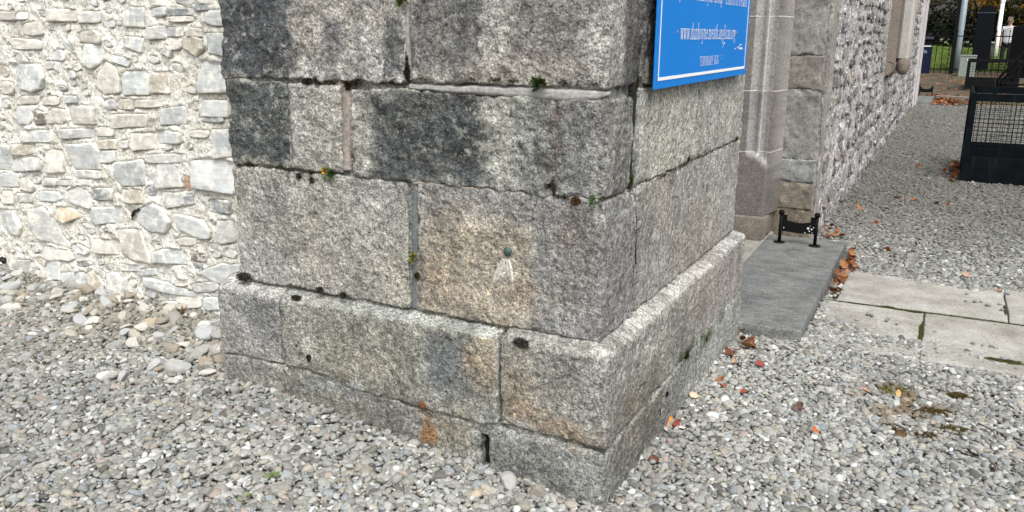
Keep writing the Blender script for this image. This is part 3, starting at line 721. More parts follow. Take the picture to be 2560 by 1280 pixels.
# fill the rest with smaller stones
cen = [np.append(s_[0], s_[1](np.linspace(-3.1, 3.1, 24)).max()) for s_ in STN]
rf = random.Random(5)
for t in range(9000):
    if len(STN) > 420: break
    x = rf.uniform(-4.25, -1.66); zz = rf.uniform(.16, 1.95)
    big = rf.random() < .3 and (x < -3.95 or zz > 1.72 or t < 400)
    hw = rf.uniform(.04, .10) if big else rf.uniform(.016, .042); hh = hw*rf.uniform(.35, .8)
    ok = True
    for s_, cc in zip(STN, cen):
        d = math.hypot(x-cc[0], zz-cc[1])
        if d > cc[2]+hw*1.1: continue
        for k in range(10):
            a = 2*math.pi*k/10; qx, qz = x+hw*1.12*math.cos(a)-s_[0][0], zz+hh*1.12*math.sin(a)-s_[0][1]
            if math.hypot(qx, qz) < float(s_[1](np.array(math.atan2(qz, qx))))*1.05: ok = False; break
        if not ok: break
    if not ok: continue
    pw = rf.uniform(2.2, 5); n = 7; ro = rf.gauss(0, .22); pl = []
    for i in range(n):
        a = 2*math.pi*(i+rf.uniform(-.25, .25))/n; ca, sa = math.cos(a), math.sin(a)
        rr = (abs(ca)**pw+abs(sa)**pw)**(-1/pw)*rf.uniform(.74, 1.06); u, v = ca*rr*hw, sa*rr*hh
        pl.append((x+u*math.cos(ro)-v*math.sin(ro), zz+u*math.sin(ro)+v*math.cos(ro)))
    STN.append((*star(pl), rf.choice([GB, PB, PB, BG, LG, LG, CR, CR, TN, LI, DS]), rf.uniform(-.002, .008)))
    cen.append(np.append(STN[-1][0], hw))
RING = [0, .30, .58, .80, .92, .975, 1.0, 1.012]
def wall_stone(c, R, col, proud, seed, Y=WY, parent=None, frame=None, nseg=34, mat=None):
    th = np.linspace(-math.pi, math.pi, nseg-len(R.ang) if nseg-len(R.ang) > 10 else 10, endpoint=False)
    th = np.unique(np.round(np.concatenate([th, R.ang]), 4)); nseg = len(th); rad = R(th)
    rad = rad*(1+.035*vn(np.stack([np.cos(th)*3+seed, np.sin(th)*3, 0*th], 1), 1.6, seed))
    V = [(c[0], c[1], 0)]; rs = [0.0]
    for k in RING[1:]:
        for t, r_ in zip(th, rad): V.append((c[0]+math.cos(t)*r_*k, c[1]+math.sin(t)*r_*k, 0)); rs.append(k)
    V = np.array(V); rs = np.array(rs)
    sd = np.random.default_rng(seed); g = sd.normal(0, .09, 2)
    P = np.stack([V[:, 0], 0*rs+seed*.7, V[:, 1]], 1)
    h = proud+(V[:, 0]-c[0])*g[0]+(V[:, 1]-c[1])*(g[1]-.06)+.005*fbm(P, 14, 2, seed)+.0035*np.abs(vn(P*np.array([1, 1, 3.0]), 24, seed+1))
    h = np.minimum(h, proud+.014) - np.interp(rs, [0, .85, .95, .98, 1.0, 1.012], [0, 0, .001, .003, .007, .04])
    W = np.stack([V[:, 0], Y-h, V[:, 1]], 1)
    n = nseg; k = np.arange(n); F3 = np.stack([0*k, 1+k, 1+(k+1) % n], 1)
    F4 = np.concatenate([np.stack([1+i*n+k, 1+(i+1)*n+k, 1+(i+1)*n+(k+1) % n, 1+i*n+(k+1) % n], 1) for i in range(len(RING)-2)])
    base = np.array(WC[col] if isinstance(col, str) else col)*sd.uniform(.90, 1.08)
    if mat is None: base = base*.90+np.array((.70, .69, .64))*.08
    cl = base*(1+.10*fbm(P, 12, 3, seed+4)+.06*vn(P*np.array([1, 1, 4]), 26, seed+6))[:, None]
    if mat is None:
        k_ = smooth(rs+.55*fbm(P, 24, 3, seed+8), .82, 1.16)[:, None]; cl = cl*(1-k_)+np.array((.77, .755, .70))*k_
    me = mesh_from('wall_stone', W if frame is None else frame(W), [F3, F4], np.clip(cl, .02, .85))
    return add('wall_stone', me, mat or RUB, parent)
def area(s_): return -float((s_[1](np.linspace(-3.1, 3.1, 24))**2).mean())
STN.sort(key=area)
for i, (c_, R_, col_, pr_) in enumerate(STN[:300]): wall_stone(c_, R_, col_, pr_, 100+i, parent=lwall)
if len(STN) > 300:                                    # the smallest chips of all, joined
    small = [wall_stone(c_, R_, col_, pr_, 500+i, parent=lwall, nseg=16) for i, (c_, R_, col_, pr_) in enumerate(STN[300:])]
    bm = bmesh.new()
    for o in small: bm.from_mesh(o.data)
    me = bpy.data.meshes.new('wall_chips'); bm.to_mesh(me); bm.free(); me.materials.append(RUB)
    for o in small: bpy.data.objects.remove(o)
    tag(add('wall_chips', me, None, lwall), kind='stuff')
# lime mortar bed round the stones
xs = np.arange(MX0, MX1, .0088); zs = np.arange(MZ0, MZ1, .0088)
X, Z = np.meshgrid(xs, zs, indexing='ij'); P = np.stack([X.ravel(), 0*X.ravel(), Z.ravel()], 1)
h = .008*fbm(P, 5, 2, 3)+.011*fbm(P, 20, 3, 4, .65)-.009*np.clip(vn(P, 46, 8)-.15, 0, 1)
for c_, R_, col_, pr_ in STN:
    mr = .22; sel = np.where((np.abs(P[:, 0]-c_[0]) < mr) & (np.abs(P[:, 2]-c_[1]) < mr))[0]
    if not len(sel): continue
    d = P[sel][:, [0, 2]]-c_; rr = np.linalg.norm(d, axis=1); Rt = R_(np.arctan2(d[:, 1], d[:, 0])); s_ = rr-Rt
    low = np.where(d[:, 1] < -.3*np.abs(d[:, 0]), 1.0, .35)
    h[sel] -= .020*low*smooth(-s_, -.007, .003)+.025*smooth(-s_, .004, .02); h[sel] += .006*smooth(-s_, -.03, -.008)*smooth(s_, -.0, .008)*(low < .5)
V = np.stack([P[:, 0], WY-h, P[:, 2]], 1)
add('mortar', mesh_from('mortar', V, [grid_faces(len(xs), len(zs))[:, ::-1]]), LIME, lwall)
MB().box(MX0, WY+.06, -.1, MX1, WY+.5, 2.33).build('wall_core', LIME, lwall)
# iron hook and a black pebble set in the mortar
IRON = m_plain('old_iron', (.018, .018, .018), .6, .3, .4, 80)
p = [onY(x, y, WY-.018) for x, y in ((344, 523), (336, 529), (331, 538), (330, 548))]
MB().tube([(q_[0], q_[1]+.01*(i == 0), q_[2]) for i, q_ in enumerate(p)], [.006, .0085, .008, .005], 8).build('iron_cramp', IRON, lwall, True)
p = onY(10, 652, WY-.02); MB().tube([p+np.array([-.02, .02, .0]), p+np.array([0, -.012, .012]), p+np.array([.02, -.008, -.008])], [.012, .016, .010], 8).build('iron_cramp', IRON, lwall, True)

# ------------------------------------------------------------------ doorway jamb, quoins and the long side wall
jamb = empty('door_jamb'); jamb.parent = church; jamb['label'] = 'moulded stone door jamb with curved stop beyond the buttress'
m = NT('jamb_stone'); c = m.attr()
c = m.mix(1.0, c, m.ramp(m.noise(60, 3, .65), [(.33, .72), (.67, 1.28)]), 'MULTIPLY')
c = m.mix(m.ramp(m.voro(60), [(.07, .8), (.13, 0.0)]), c, (.55, .54, .52))
JST = m.out(c, .9, m.bump(m.noise(60, 3), .45, .006), spec=.2)
def arc(a, b, dep, n=6):
    a = np.array(a); b = np.array(b); d = b-a; nn = np.array([-d[1], d[0]]); nn /= np.linalg.norm(nn)
    return [a+d*t+nn*dep*math.sin(math.pi*t) for t in np.linspace(0, 1, n)]
MO = [np.array((-.95, 3.93)), np.array((-.447, 3.93))]+arc((-.437, 3.934), (-.358, 3.955), .040)+arc((-.351, 3.955), (-.296, 3.985), .034)+[np.array((-.291, 3.985)), np.array((-.271, 3.99)), np.array((-.232, 4.26))]
SQ = [np.array((-.95, 3.93)), np.array((-.447, 3.93))]+[np.array((-.437+(.152)*t, 3.93)) for t in np.linspace(0, 1, 13)]+[np.array((-.276, 4.0)), np.array((-.232, 4.26))]
MO = MO[:1]+MO[1:]; SQ = SQ[:len(MO)] if len(SQ) > len(MO) else SQ+[SQ[-1]]*(len(MO)-len(SQ))
def jamb_stone(z0, z1, seed):
    zs_ = np.linspace(z0+.002, z1-.002, max(4, int((z1-z0)/.012))); V = []; WZ = []
    for z in zs_:
        for k, (a, b) in enumerate(zip(MO, SQ)):
            zs0 = .50+.20*math.sqrt(max(0, 1-((k-2)/14)**2)) if k >= 2 else .7; w = smooth(np.array(z), zs0-.025, zs0+.025); p = b*(1-w)+a*w; V.append((p[0], p[1], z)); WZ.append(float(w))
    V = np.array(V); V[:, 1] += .0025*fbm(V, 22, 2, seed); n = len(zs_); k = len(MO)
    pcol = np.array([(.150, .142, .135)]*2+[(.27, .265, .26)]*5+[(.42, .415, .40)]*2+[(.27, .265, .26)]*5+[(.16, .15, .145)]*2+[(.30, .285, .265)]); pcol = np.tile(pcol[:k], (n, 1)); wz = np.array(WZ)[:, None]  # light and shade of the moulding put into band colours, plus limewashed hollows
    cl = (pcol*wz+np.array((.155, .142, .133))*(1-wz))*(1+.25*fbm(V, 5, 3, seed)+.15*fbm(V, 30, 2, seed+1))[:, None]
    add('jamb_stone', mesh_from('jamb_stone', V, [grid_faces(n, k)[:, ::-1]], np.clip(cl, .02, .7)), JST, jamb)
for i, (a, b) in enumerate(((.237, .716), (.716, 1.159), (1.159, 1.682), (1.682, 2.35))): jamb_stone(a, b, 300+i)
WJ = m_speckled('white_joint', (.62, .60, .57), .2, 60)
mb = MB()
for z in (.716, 1.159, 1.682):
    V = []
    for zz in (z-.003, z+.003):
        for a, b in zip(MO, SQ):
            w = float(smooth(np.array(z), .53, .74)); p = b*(1-w)+a*w; V.append((p[0], p[1]-.001, zz))
    mb._add(V, grid_faces(2, len(MO)))
mb.build('joint', WJ, jamb)
stone_box('jamb_base', -.95, -.268, 3.885, 4.27, .06, .237, jamb, 'FR', r=.008, rough=.0025, seed=310, mat=JST, col=(.20, .175, .15), step=.02)
MB().box(-1.0, 4.10, .0, -.27, 4.5, 2.36).build('jamb_core', JST, jamb)
qz = [.0, .26, .465, .638, 1.158, 1.406, 1.9, 2.4]
for i in range(len(qz)-1):
    xr = .035-.012*i*.5+random.uniform(-.006, .006)
    stone_box('quoin_stone', -.27, xr-.012, 4.25+random.uniform(-.006, .006), 4.62, qz[i]+.0015, qz[i+1]-.0015, jamb, 'F', r=.007, rough=.008, seed=320+i, mat=JST, step=.014, chip=.022,
              col=[(.17, .145, .11), (.19, .17, .14), (.25, .26, .26), (.22, .22, .21), (.20, .185, .17), (.23, .23, .215), (.21, .20, .185)][i])
MB().box(-.29, 4.268, -.02, .036, 4.6, 2.38).build('quoin_mortar', m_speckled('quoin_mortar', (.28, .27, .25), .4, 40), jamb)

side = empty('side_wall'); side.parent = church; side['label'] = 'long grey rubble side wall receding beyond the doorway'
m = NT('side_wall_mortar')
c = m.ramp(m.noise(9, 4, .7), [(.3, (.22, .21, .21)), (.48, (.44, .43, .425)), (.66, (.68, .665, .66))])
sp = m.ramp(m.noise(40, 4, .7), [(.36, .32), (.5, .9), (.64, 1.5)])
c = m.mix(1.0, c, sp, 'MULTIPLY')
SIDEM = m.out(c, .95, m.bump(m.noise(26, 4, .7), .9, .03), spec=.15)
SY0, SY1, SH = 4.262, 19.9, 3.6
ys = np.concatenate([np.arange(SY0, 9, .022), np.arange(9, SY1, .05)]); ys[-1] = SY1; zs = np.concatenate([np.arange(-.1, 2.5, .022), np.arange(2.5, SH, .12)])
Yg, Zg = np.meshgrid(ys, zs, indexing='ij'); P = np.stack([0*Yg.ravel(), Yg.ravel(), Zg.ravel()], 1)
h = .014*fbm(P, 4, 3, 3)+.014*fbm(P, 13, 3, 5, .7)+.035*smooth(-P[:, 1], -4.45, -4.3)*0
bat = .03*np.clip(1-P[:, 2]/1.6, 0, 1)
V = np.stack([.010+h+bat, P[:, 1], P[:, 2]], 1)
add('mortar', mesh_from('mortar', V, [grid_faces(len(ys), len(zs))]), SIDEM, side)
MB().box(-.6, 4.4, -.1, -.06, SY1, SH-.01).box(-.6, SY1-.3, -.1, -.05, SY1-.002, SH-.02).build('wall_core', SIDEM, side)
SRUB = m_speckled('side_wall_stone', (1, 1, 1), .45, 45, .9, .01, True)
m = NT('side_wall_stone'); c = m.attr()
c = m.mix(1.0, c, m.ramp(m.noise(48, 3, .65), [(.35, .5), (.65, 1.5)]), 'MULTIPLY')
c = m.mix(m.ramp(m.noise(20, 4, .7), [(.54, 0.0), (.63, .9)]), c, (.62, .605, .60))
SRUB = m.out(c, .9, m.bump(m.noise(45, 3), .6, .012), spec=.2)
rf = random.Random(12); placed = []
SPAL = [(.15, .15, .155), (.20, .195, .195), (.24, .22, .205), (.27, .27, .275), (.10, .105, .11), (.22, .20, .185), (.34, .335, .325), (.18, .165, .165)]
z = .03
while z < 2.6:
    hrow = rf.uniform(.07, .20); y = 4.36+rf.uniform(0, .12)
    while y < 18.5:
        w = rf.uniform(.10, .42)*(1 if y < 9 else 1.5); hh = hrow*rf.uniform(.34, .52)
        if not (9.6 < y+w/2 < 10.75 and z > .7) and rf.random() < .80: placed.append((y+w/2, z+hrow/2+rf.gauss(0, .012), w/2*.93, hh))
        y += w+rf.uniform(.01, .05)
    z += hrow+rf.uniform(.0, .02)
placed.sort(key=lambda q: q[0]); far_stones = []
for i, (y, z, hw, hh) in enumerate(placed):
    pw = rf.uniform(3, 6); pl = []
    for k in range(10):
        a = 2*math.pi*(k+rf.uniform(-.3, .3))/10; ca, sa = math.cos(a), math.sin(a)
        rr = (abs(ca)**pw+abs(sa)**pw)**(-1/pw)*rf.uniform(.78, 1.02); pl.append((y+ca*rr*hw, z+sa*rr*hh))
    c_, R_ = star(pl); col = rf.choice(SPAL)
    fx = lambda W: np.stack([-W[:, 1]+.03*np.clip(1-W[:, 2]/1.6, 0, 1), W[:, 0], W[:, 2]], 1)
    o = wall_stone(c_, R_, tuple(np.array(col)), rf.uniform(.016, .034), 700+i, Y=0.0, parent=side, frame=fx, nseg=18, mat=SRUB)
    if i >= 300: far_stones.append(o)
bm = bmesh.new()
for o in far_stones: bm.from_mesh(o.data)
me = bpy.data.meshes.new('far_stones'); bm.to_mesh(me); bm.free(); me.materials.append(SRUB)
for o in far_stones: bpy.data.objects.remove(o)
tag(add('far_stones', me, None, side), kind='stuff')
# wall shaft on a carved corbel, and the end pilaster
SHB = m_speckled('brown_shaft_stone', (.21, .18, .15), .22, 40); SHL = m_speckled('grey_shaft_stone', (.40, .385, .36), .15, 40)
sh = empty('wall_shaft'); sh.parent = church; sh['label'] = 'square stone wall shaft on a carved corbel on the side wall'
MB().box(-.02, 10.0, 1.20, .135, 10.6, 3.6, .006).build('brown_side', SHB, sh)
MB().prism([(.137, 10.02), (.17, 9.985), (.25, 9.985), (.285, 10.03), (.285, 10.58), (.137, 10.58)], 2, 1.27, 3.6).build('grey_roll', SHL, sh)
mb = MB(); n = 14; V = []
for i in range(n):
    t = i/(n-1); a = t*math.pi/2; xx = -.02+.17*math.sin(a)**.8; zz = 1.0+.22*(1-math.cos(a))
    for y in (9.94, 9.97, 10.3, 10.6, 10.64): V.append((xx+(-.02 if y in (9.94, 10.64) else 0), y, zz+.012*math.sin(i*1.3)))
V += [(-.02, y, 1.25) for y in (9.94, 9.97, 10.3, 10.6, 10.64)]
mb._add(V, grid_faces(n+1, 5)); mb._add([(-.02, 9.94, 1.0), (.15, 9.955, 1.22), (-.02, 9.94, 1.25), (.10, 9.95, 1.08)], (), [(0, 3, 1), (0, 1, 2)])
mb.build('corbel', SHB, sh, True)
mb = MB(); mb.lathe([(.002, 1.05), (.05, 1.07), (.075, 1.12), (.08, 1.2), (.075, 1.265), (.06, 1.285), (.0, 1.285)], (.225, 10.06, 0), 16); mb.build('corbel_boss', SHB, sh, True)
MB().box(-.1, 18.75, -.05, .07, 19.96, 3.58, .01).box(.072, 19.3, -.05, .10, 19.98, 3.56, .008).build('end_pilaster', m_speckled('pilaster_stone', (.50, .48, .49), .2, 30), church)

# ------------------------------------------------------------------ doorstep, threshold, boot scrapers
m = NT('slate_doorstep')
st = m.n('ShaderNodeMapping', None, Vector=m.P(), Scale=(14, 55, 20), Rotation=(0, 0, .35)).outputs[0]
c = m.ramp(m.n('ShaderNodeTexNoise', None, Scale=1.0, Detail=5, Roughness=.7, Vector=st).outputs[0], [(.34, (.10, .107, .108)), (.56, (.15, .157, .155)), (.70, (.23, .235, .222))])
c = m.mix(m.ramp(m.noise(3, 3), [(.4, 0.0), (.65, .4)]), c, (.15, .15, .14))
c = m.mix(1.0, c, m.ramp(m.noise(85, 4, .7), [(.36, .62), (.5, 1.0), (.66, 1.5)]), 'MULTIPLY')
c = m.mix(1.0, c, m.ramp(m.noise(6, 5, .7), [(.34, .70), (.5, 1.0), (.66, 1.3)]), 'MULTIPLY')
c = m.mix(m.ramp(m.noise(13, 6, .72), [(.62, 0.0), (.66, .6)]), c, (.22, .22, .205))
c = m.mix(m.ramp(m.voro(26), [(.03, 1.0), (.05, 0.0)]), c, (.6, .6, .58))
STEPM = m.out(c, .8, m.bump(m.n('ShaderNodeTexNoise', None, Scale=1.0, Detail=4, Vector=st).outputs[0], .3, .004), spec=.2)
def slab(name, x0, y0, x1, y1, z0, z1, mat, parent=None, seed=0, r=.008, amp=.0018, skew=0.0):
    nx, ny = max(6, int((x1-x0)/.03)), max(6, int((y1-y0)/.03))
    xs_ = np.unique(np.concatenate([[x0, x0+.3*r, x0+r], np.linspace(x0+r, x1-r, nx), [x1-.3*r, x1]])); ys_ = np.unique(np.concatenate([[y0, y0+.3*r, y0+r], np.linspace(y0+r, y1-r, ny), [y1-.3*r, y1]]))
    X_, Y_ = np.meshgrid(xs_, ys_, indexing='ij'); e = np.minimum(np.minimum(X_-x0, x1-X_), np.minimum(Y_-y0, y1-Y_))
    Zt = z1-r*(1-np.sqrt(np.clip(1-(1-np.clip(e/r, 0, 1))**2, 0, 1)))
    V = np.stack([X_.ravel(), Y_.ravel(), Zt.ravel()], 1); V[:, 2] += amp*fbm(V, 9, 3, seed)
    A, B = len(xs_), len(ys_); F = [grid_faces(A, B)]
    ring = [i*B for i in range(A)]+[(A-1)*B+j for j in range(1, B)]+[i*B+B-1 for i in range(A-2, -1, -1)]+[j for j in range(B-2, 0, -1)]
    bot = V[ring].copy(); bot[:, 2] = z0; off = len(V); V = np.concatenate([V, bot]); k = np.arange(len(ring)); ring = np.array(ring)
    F.append(np.stack([ring, off+k, off+(k+1) % len(ring), ring[(k+1) % len(ring)]], 1)[:, ::-1])
    w = .004*fbm(V, 6, 2, seed+1); V[:, 0] += w; V[:, 1] += w; V[:, 0] += skew*(V[:, 1]-y0)
    me = mesh_from(name, V, F); bm = bmesh.new(); bm.from_mesh(me); bmesh.ops.recalc_face_normals(bm, faces=bm.faces[:]); bm.to_mesh(me); bm.free()
    return add(name, me, mat, parent)
d1 = slab('doorstep', STEP[0], STEP[1], STEP[2], STEP[3], -.06, .07, STEPM, seed=3, skew=-.012)
tag(d1, 'long dark slate doorstep slab beside the buttress under the boot scraper', 'doorstep')
THR = m_speckled('threshold_stone', (.25, .245, .22), .3, 60)
d2 = slab('threshold', -.95, 1.99, STEP[0]-.022, 4.3, -.06, .062, THR, seed=5)
tag(d2, 'pale threshold stone between the dark doorstep and the door jamb', 'threshold')
d3 = slab('doorstep', .04, 19.7, .42, 22.0, -.05, .075, STEPM, seed=7)
tag(d3, 'small distant dark doorstep at the far end of the side wall', 'doorstep')
BLK = m_plain('black_paint', (.006, .0065, .007), .65, 0, .3, 60, .10)
WSP = m_plain('white_paint_spots', (.75, .75, .74), .8)
def scraper(x0, x1, y, z, h, label, spots=True):
    t = empty('boot_scraper', ((x0+x1)/2, y, z)); tag(t, label, 'boot scraper')
    L_ = t.location
    for x in (x0, x1):
        mb = MB(); mb.tube([(x, y, z+.003), (x, y, z+h-.03)], .0125, 12)
        mb.lathe([(.012, h-.034), (.019, h-.030), (.021, h-.016), (.018, h-.004), (.008, h+.002), (0, h+.003)], (x, y, z), 12)
        mb.build('post', BLK, t, True, loc=L_[:]).location = (0, 0, 0)
        mb = MB(); mb.lathe([(.042, 0.002), (.040, .006), (.03, .008), (.012, .009)], (x, y, z), 18); mb.build('foot_plate', BLK, t, True, loc=L_[:]).location = (0, 0, 0)
    lo, hi = z+.36*h, z+.66*h; P = []
    w = x1-x0
    top = [(x0+.0, z+.86*h), (x0+.17*w, z+.86*h), (x0+.17*w, z+.70*h), (x0+.35*w, hi), (x0+.5*w, hi-.004), (x0+.65*w, hi), (x0+.83*w, z+.70*h), (x0+.83*w, z+.86*h), (x1, z+.86*h)]
    bot = [(x0, lo), (x0+.17*w, lo), (x0+.171*w, lo), (x0+.35*w, lo-.004), (x0+.5*w, lo-.006), (x0+.65*w, lo-.004), (x0+.829*w, lo), (x0+.83*w, lo), (x1, lo)]
    V = []
    for yy in (y-.004, y+.004):
        V += [(a, yy, b) for a, b in top]+[(a, yy, b) for a, b in bot]
    n = len(top); Q = []
    for k in range(n-1):
        Q += [(k, k+1, n+k+1, n+k), (2*n+k, 3*n+k, 3*n+k+1, 2*n+k+1), (k, 2*n+k, 2*n+k+1, k+1), (n+k, n+k+1, 3*n+k+1, 3*n+k)]
    mb = MB(); mb._add(V, Q); mb.build('blade', BLK, t, loc=L_[:]).location = (0, 0, 0)
    if spots:
        mb = MB()
        for a, b, r_ in ((.10, .47, .004), (.78, .52, .009), (.82, .44, .005), (.88, .50, .006), (.93, .56, .004), (.70, .38, .004), (.90, .40, .003), (.84, .60, .003)):
            px_, pz_ = x0+a*w, z+b*h; mb._add([(px_, y-.0055, pz_)]+[(px_+r_*math.cos(k), y-.0055, pz_+r_*math.sin(k)) for k in np.linspace(0, 5.4, 7)], (), [(0, 1+k, 1+(k+1) % 7) for k in range(7)])
        mb.build('paint_spots', WSP, t, loc=L_[:]).location = (0, 0, 0)
    return t
scraper(-.138, .112, 3.88, .071, .245, 'black iron boot scraper fixed on the near dark doorstep')
scraper(.06, .36, 21.9, .075, .26, 'small far black boot scraper on the distant doorstep', False)

# ------------------------------------------------------------------ paving slabs
paving = tag(empty('paving'), 'pale concrete path slabs crossing the gravel', kind='structure')
m = NT('concrete_slab')
c = m.ramp(m.noise(3.2, 6, .7), [(.3, (.20, .19, .165)), (.48, (.31, .30, .27)), (.68, (.42, .415, .39))])
c = m.mix(1.0, c, m.ramp(m.noise(70, 3, .6), [(.34, .68), (.5, 1.0), (.7, 1.12)]), 'MULTIPLY')
c = m.mix(m.ramp(m.voro(38), [(.05, .8), (.10, 0.0)]), c, (.12, .11, .09))
CONC = m.out(c, .9, m.bump(m.noise(70, 3), .45, .004), spec=.2)
yj = 2.80
for k, (a, b, c_, d) in enumerate([(.36, 1.98, .878, yj-.0045), (.887, 1.98, 1.80, yj-.0045), (1.806, 1.98, 2.7, yj-.006), (2.71, 1.98, 3.6, yj-.006), (.40, yj+.0045, 1.301, 3.52), (1.310, yj+.0045, 2.22, 3.52), (2.23, yj+.006, 3.1, 3.52)]):
    slab('paving_slab', a, b, c_, d, -.05, .010+.003*(k % 3), CONC, paving, seed=20+k, r=.006, amp=.0025)

# ------------------------------------------------------------------ sign on the right face of the buttress
SX = -.018
sg = empty('church_sign', (SX, 1.07, 1.37)); tag(sg, 'blue rectangular temporary church sign with white border and lettering on the buttress', 'sign')
m = NT('blue_sign_sheet'); c = m.mix(m.ramp(m.noise(3.5, 3), [(.45, 0.0), (.7, .12)]), (.004, .195, .64), (.03, .25, .68)); BLUE = m.out(c, .45, spec=.2)
WPT = m_plain('white_print', (.86, .87, .88), .5, 0, .03)
def signpart(name, mb, mat): o = mb.build(name, mat, sg, loc=(SX, 1.07, 1.37)); o.location = (0, 0, 0); return o
signpart('panel', MB().box(SX-.005, .384, 1.370, SX, 1.766, 2.29, .0015), BLUE)
for y in (.62, 1.52): signpart('batten', MB().box(SX-.036, y-.02, 1.50, SX-.0055, y+.02, 2.24), m_plain('batten_wood', (.20, .17, .14), .8))
for y in (.62, 1.52):
    for z in (1.56, 2.18): signpart('screw', MB().tube([(SX-.001, y, z), (SX+.002, y, z), (SX+.003, y, z)], [.006, .006, .003], 10), m_plain('zinc_screw', (.45, .45, .45), .4, .8))
bl, bw = .036, .0065
for (y0, z0, y1, z1) in ((.384+bl, 1.37+.028, 1.766-bl, 1.37+.028+.011), (.384+bl, 2.29-.04, 1.766-bl, 2.29-.03), (.384+bl, 1.37+.0395, .384+bl+bw, 2.2495), (1.766-bl-bw, 1.37+.0395, 1.766-bl, 2.2495)):
    signpart('border_line', MB().box(SX+.0006, y0, z0, SX+.0016, y1, z1), WPT)
# serif letters drawn from stems, bowls, hairlines and serifs (cap height .68, x height .45)
class Pen:
    def __init__(s): s.q = []
    def quad(s, a, b, c, d): s.q.append((a, b, c, d))
    def D(s, x0, y0, x1, y1, w): s.quad((x0-w/2, y0), (x0+w/2, y0), (x1+w/2, y1), (x1-w/2, y1))
    def H(s, x0, x1, y, t=.032): s.quad((x0, y-t/2), (x1, y-t/2), (x1, y+t/2), (x0, y+t/2))
    def V(s, x, y0, y1, top='l', bot='b', w=.07):
        s.D(x, y0, x, y1, w)
        if bot: s.H(x-.09, x+.09, y0+.016)
        if top == 'b': s.H(x-.09, x+.09, y1-.016)
        if top == 'l': s.quad((x-.11, y1-.05), (x, y1-.05), (x, y1), (x-.03, y1))
    def A(s, cx, cy, rx, ry, a0=0, a1=360, t=.072, h=.032, n=18):
        P = []
        for k in range(n+1):
            a = math.radians(a0+(a1-a0)*k/n); c, d = math.cos(a), math.sin(a)
            P.append(((cx+rx*c, cy+ry*d), (cx+(rx-t)*c, cy+(ry-h)*d)))
        for (a, b), (c, d) in zip(P, P[1:]): s.quad(a, b, d, c)
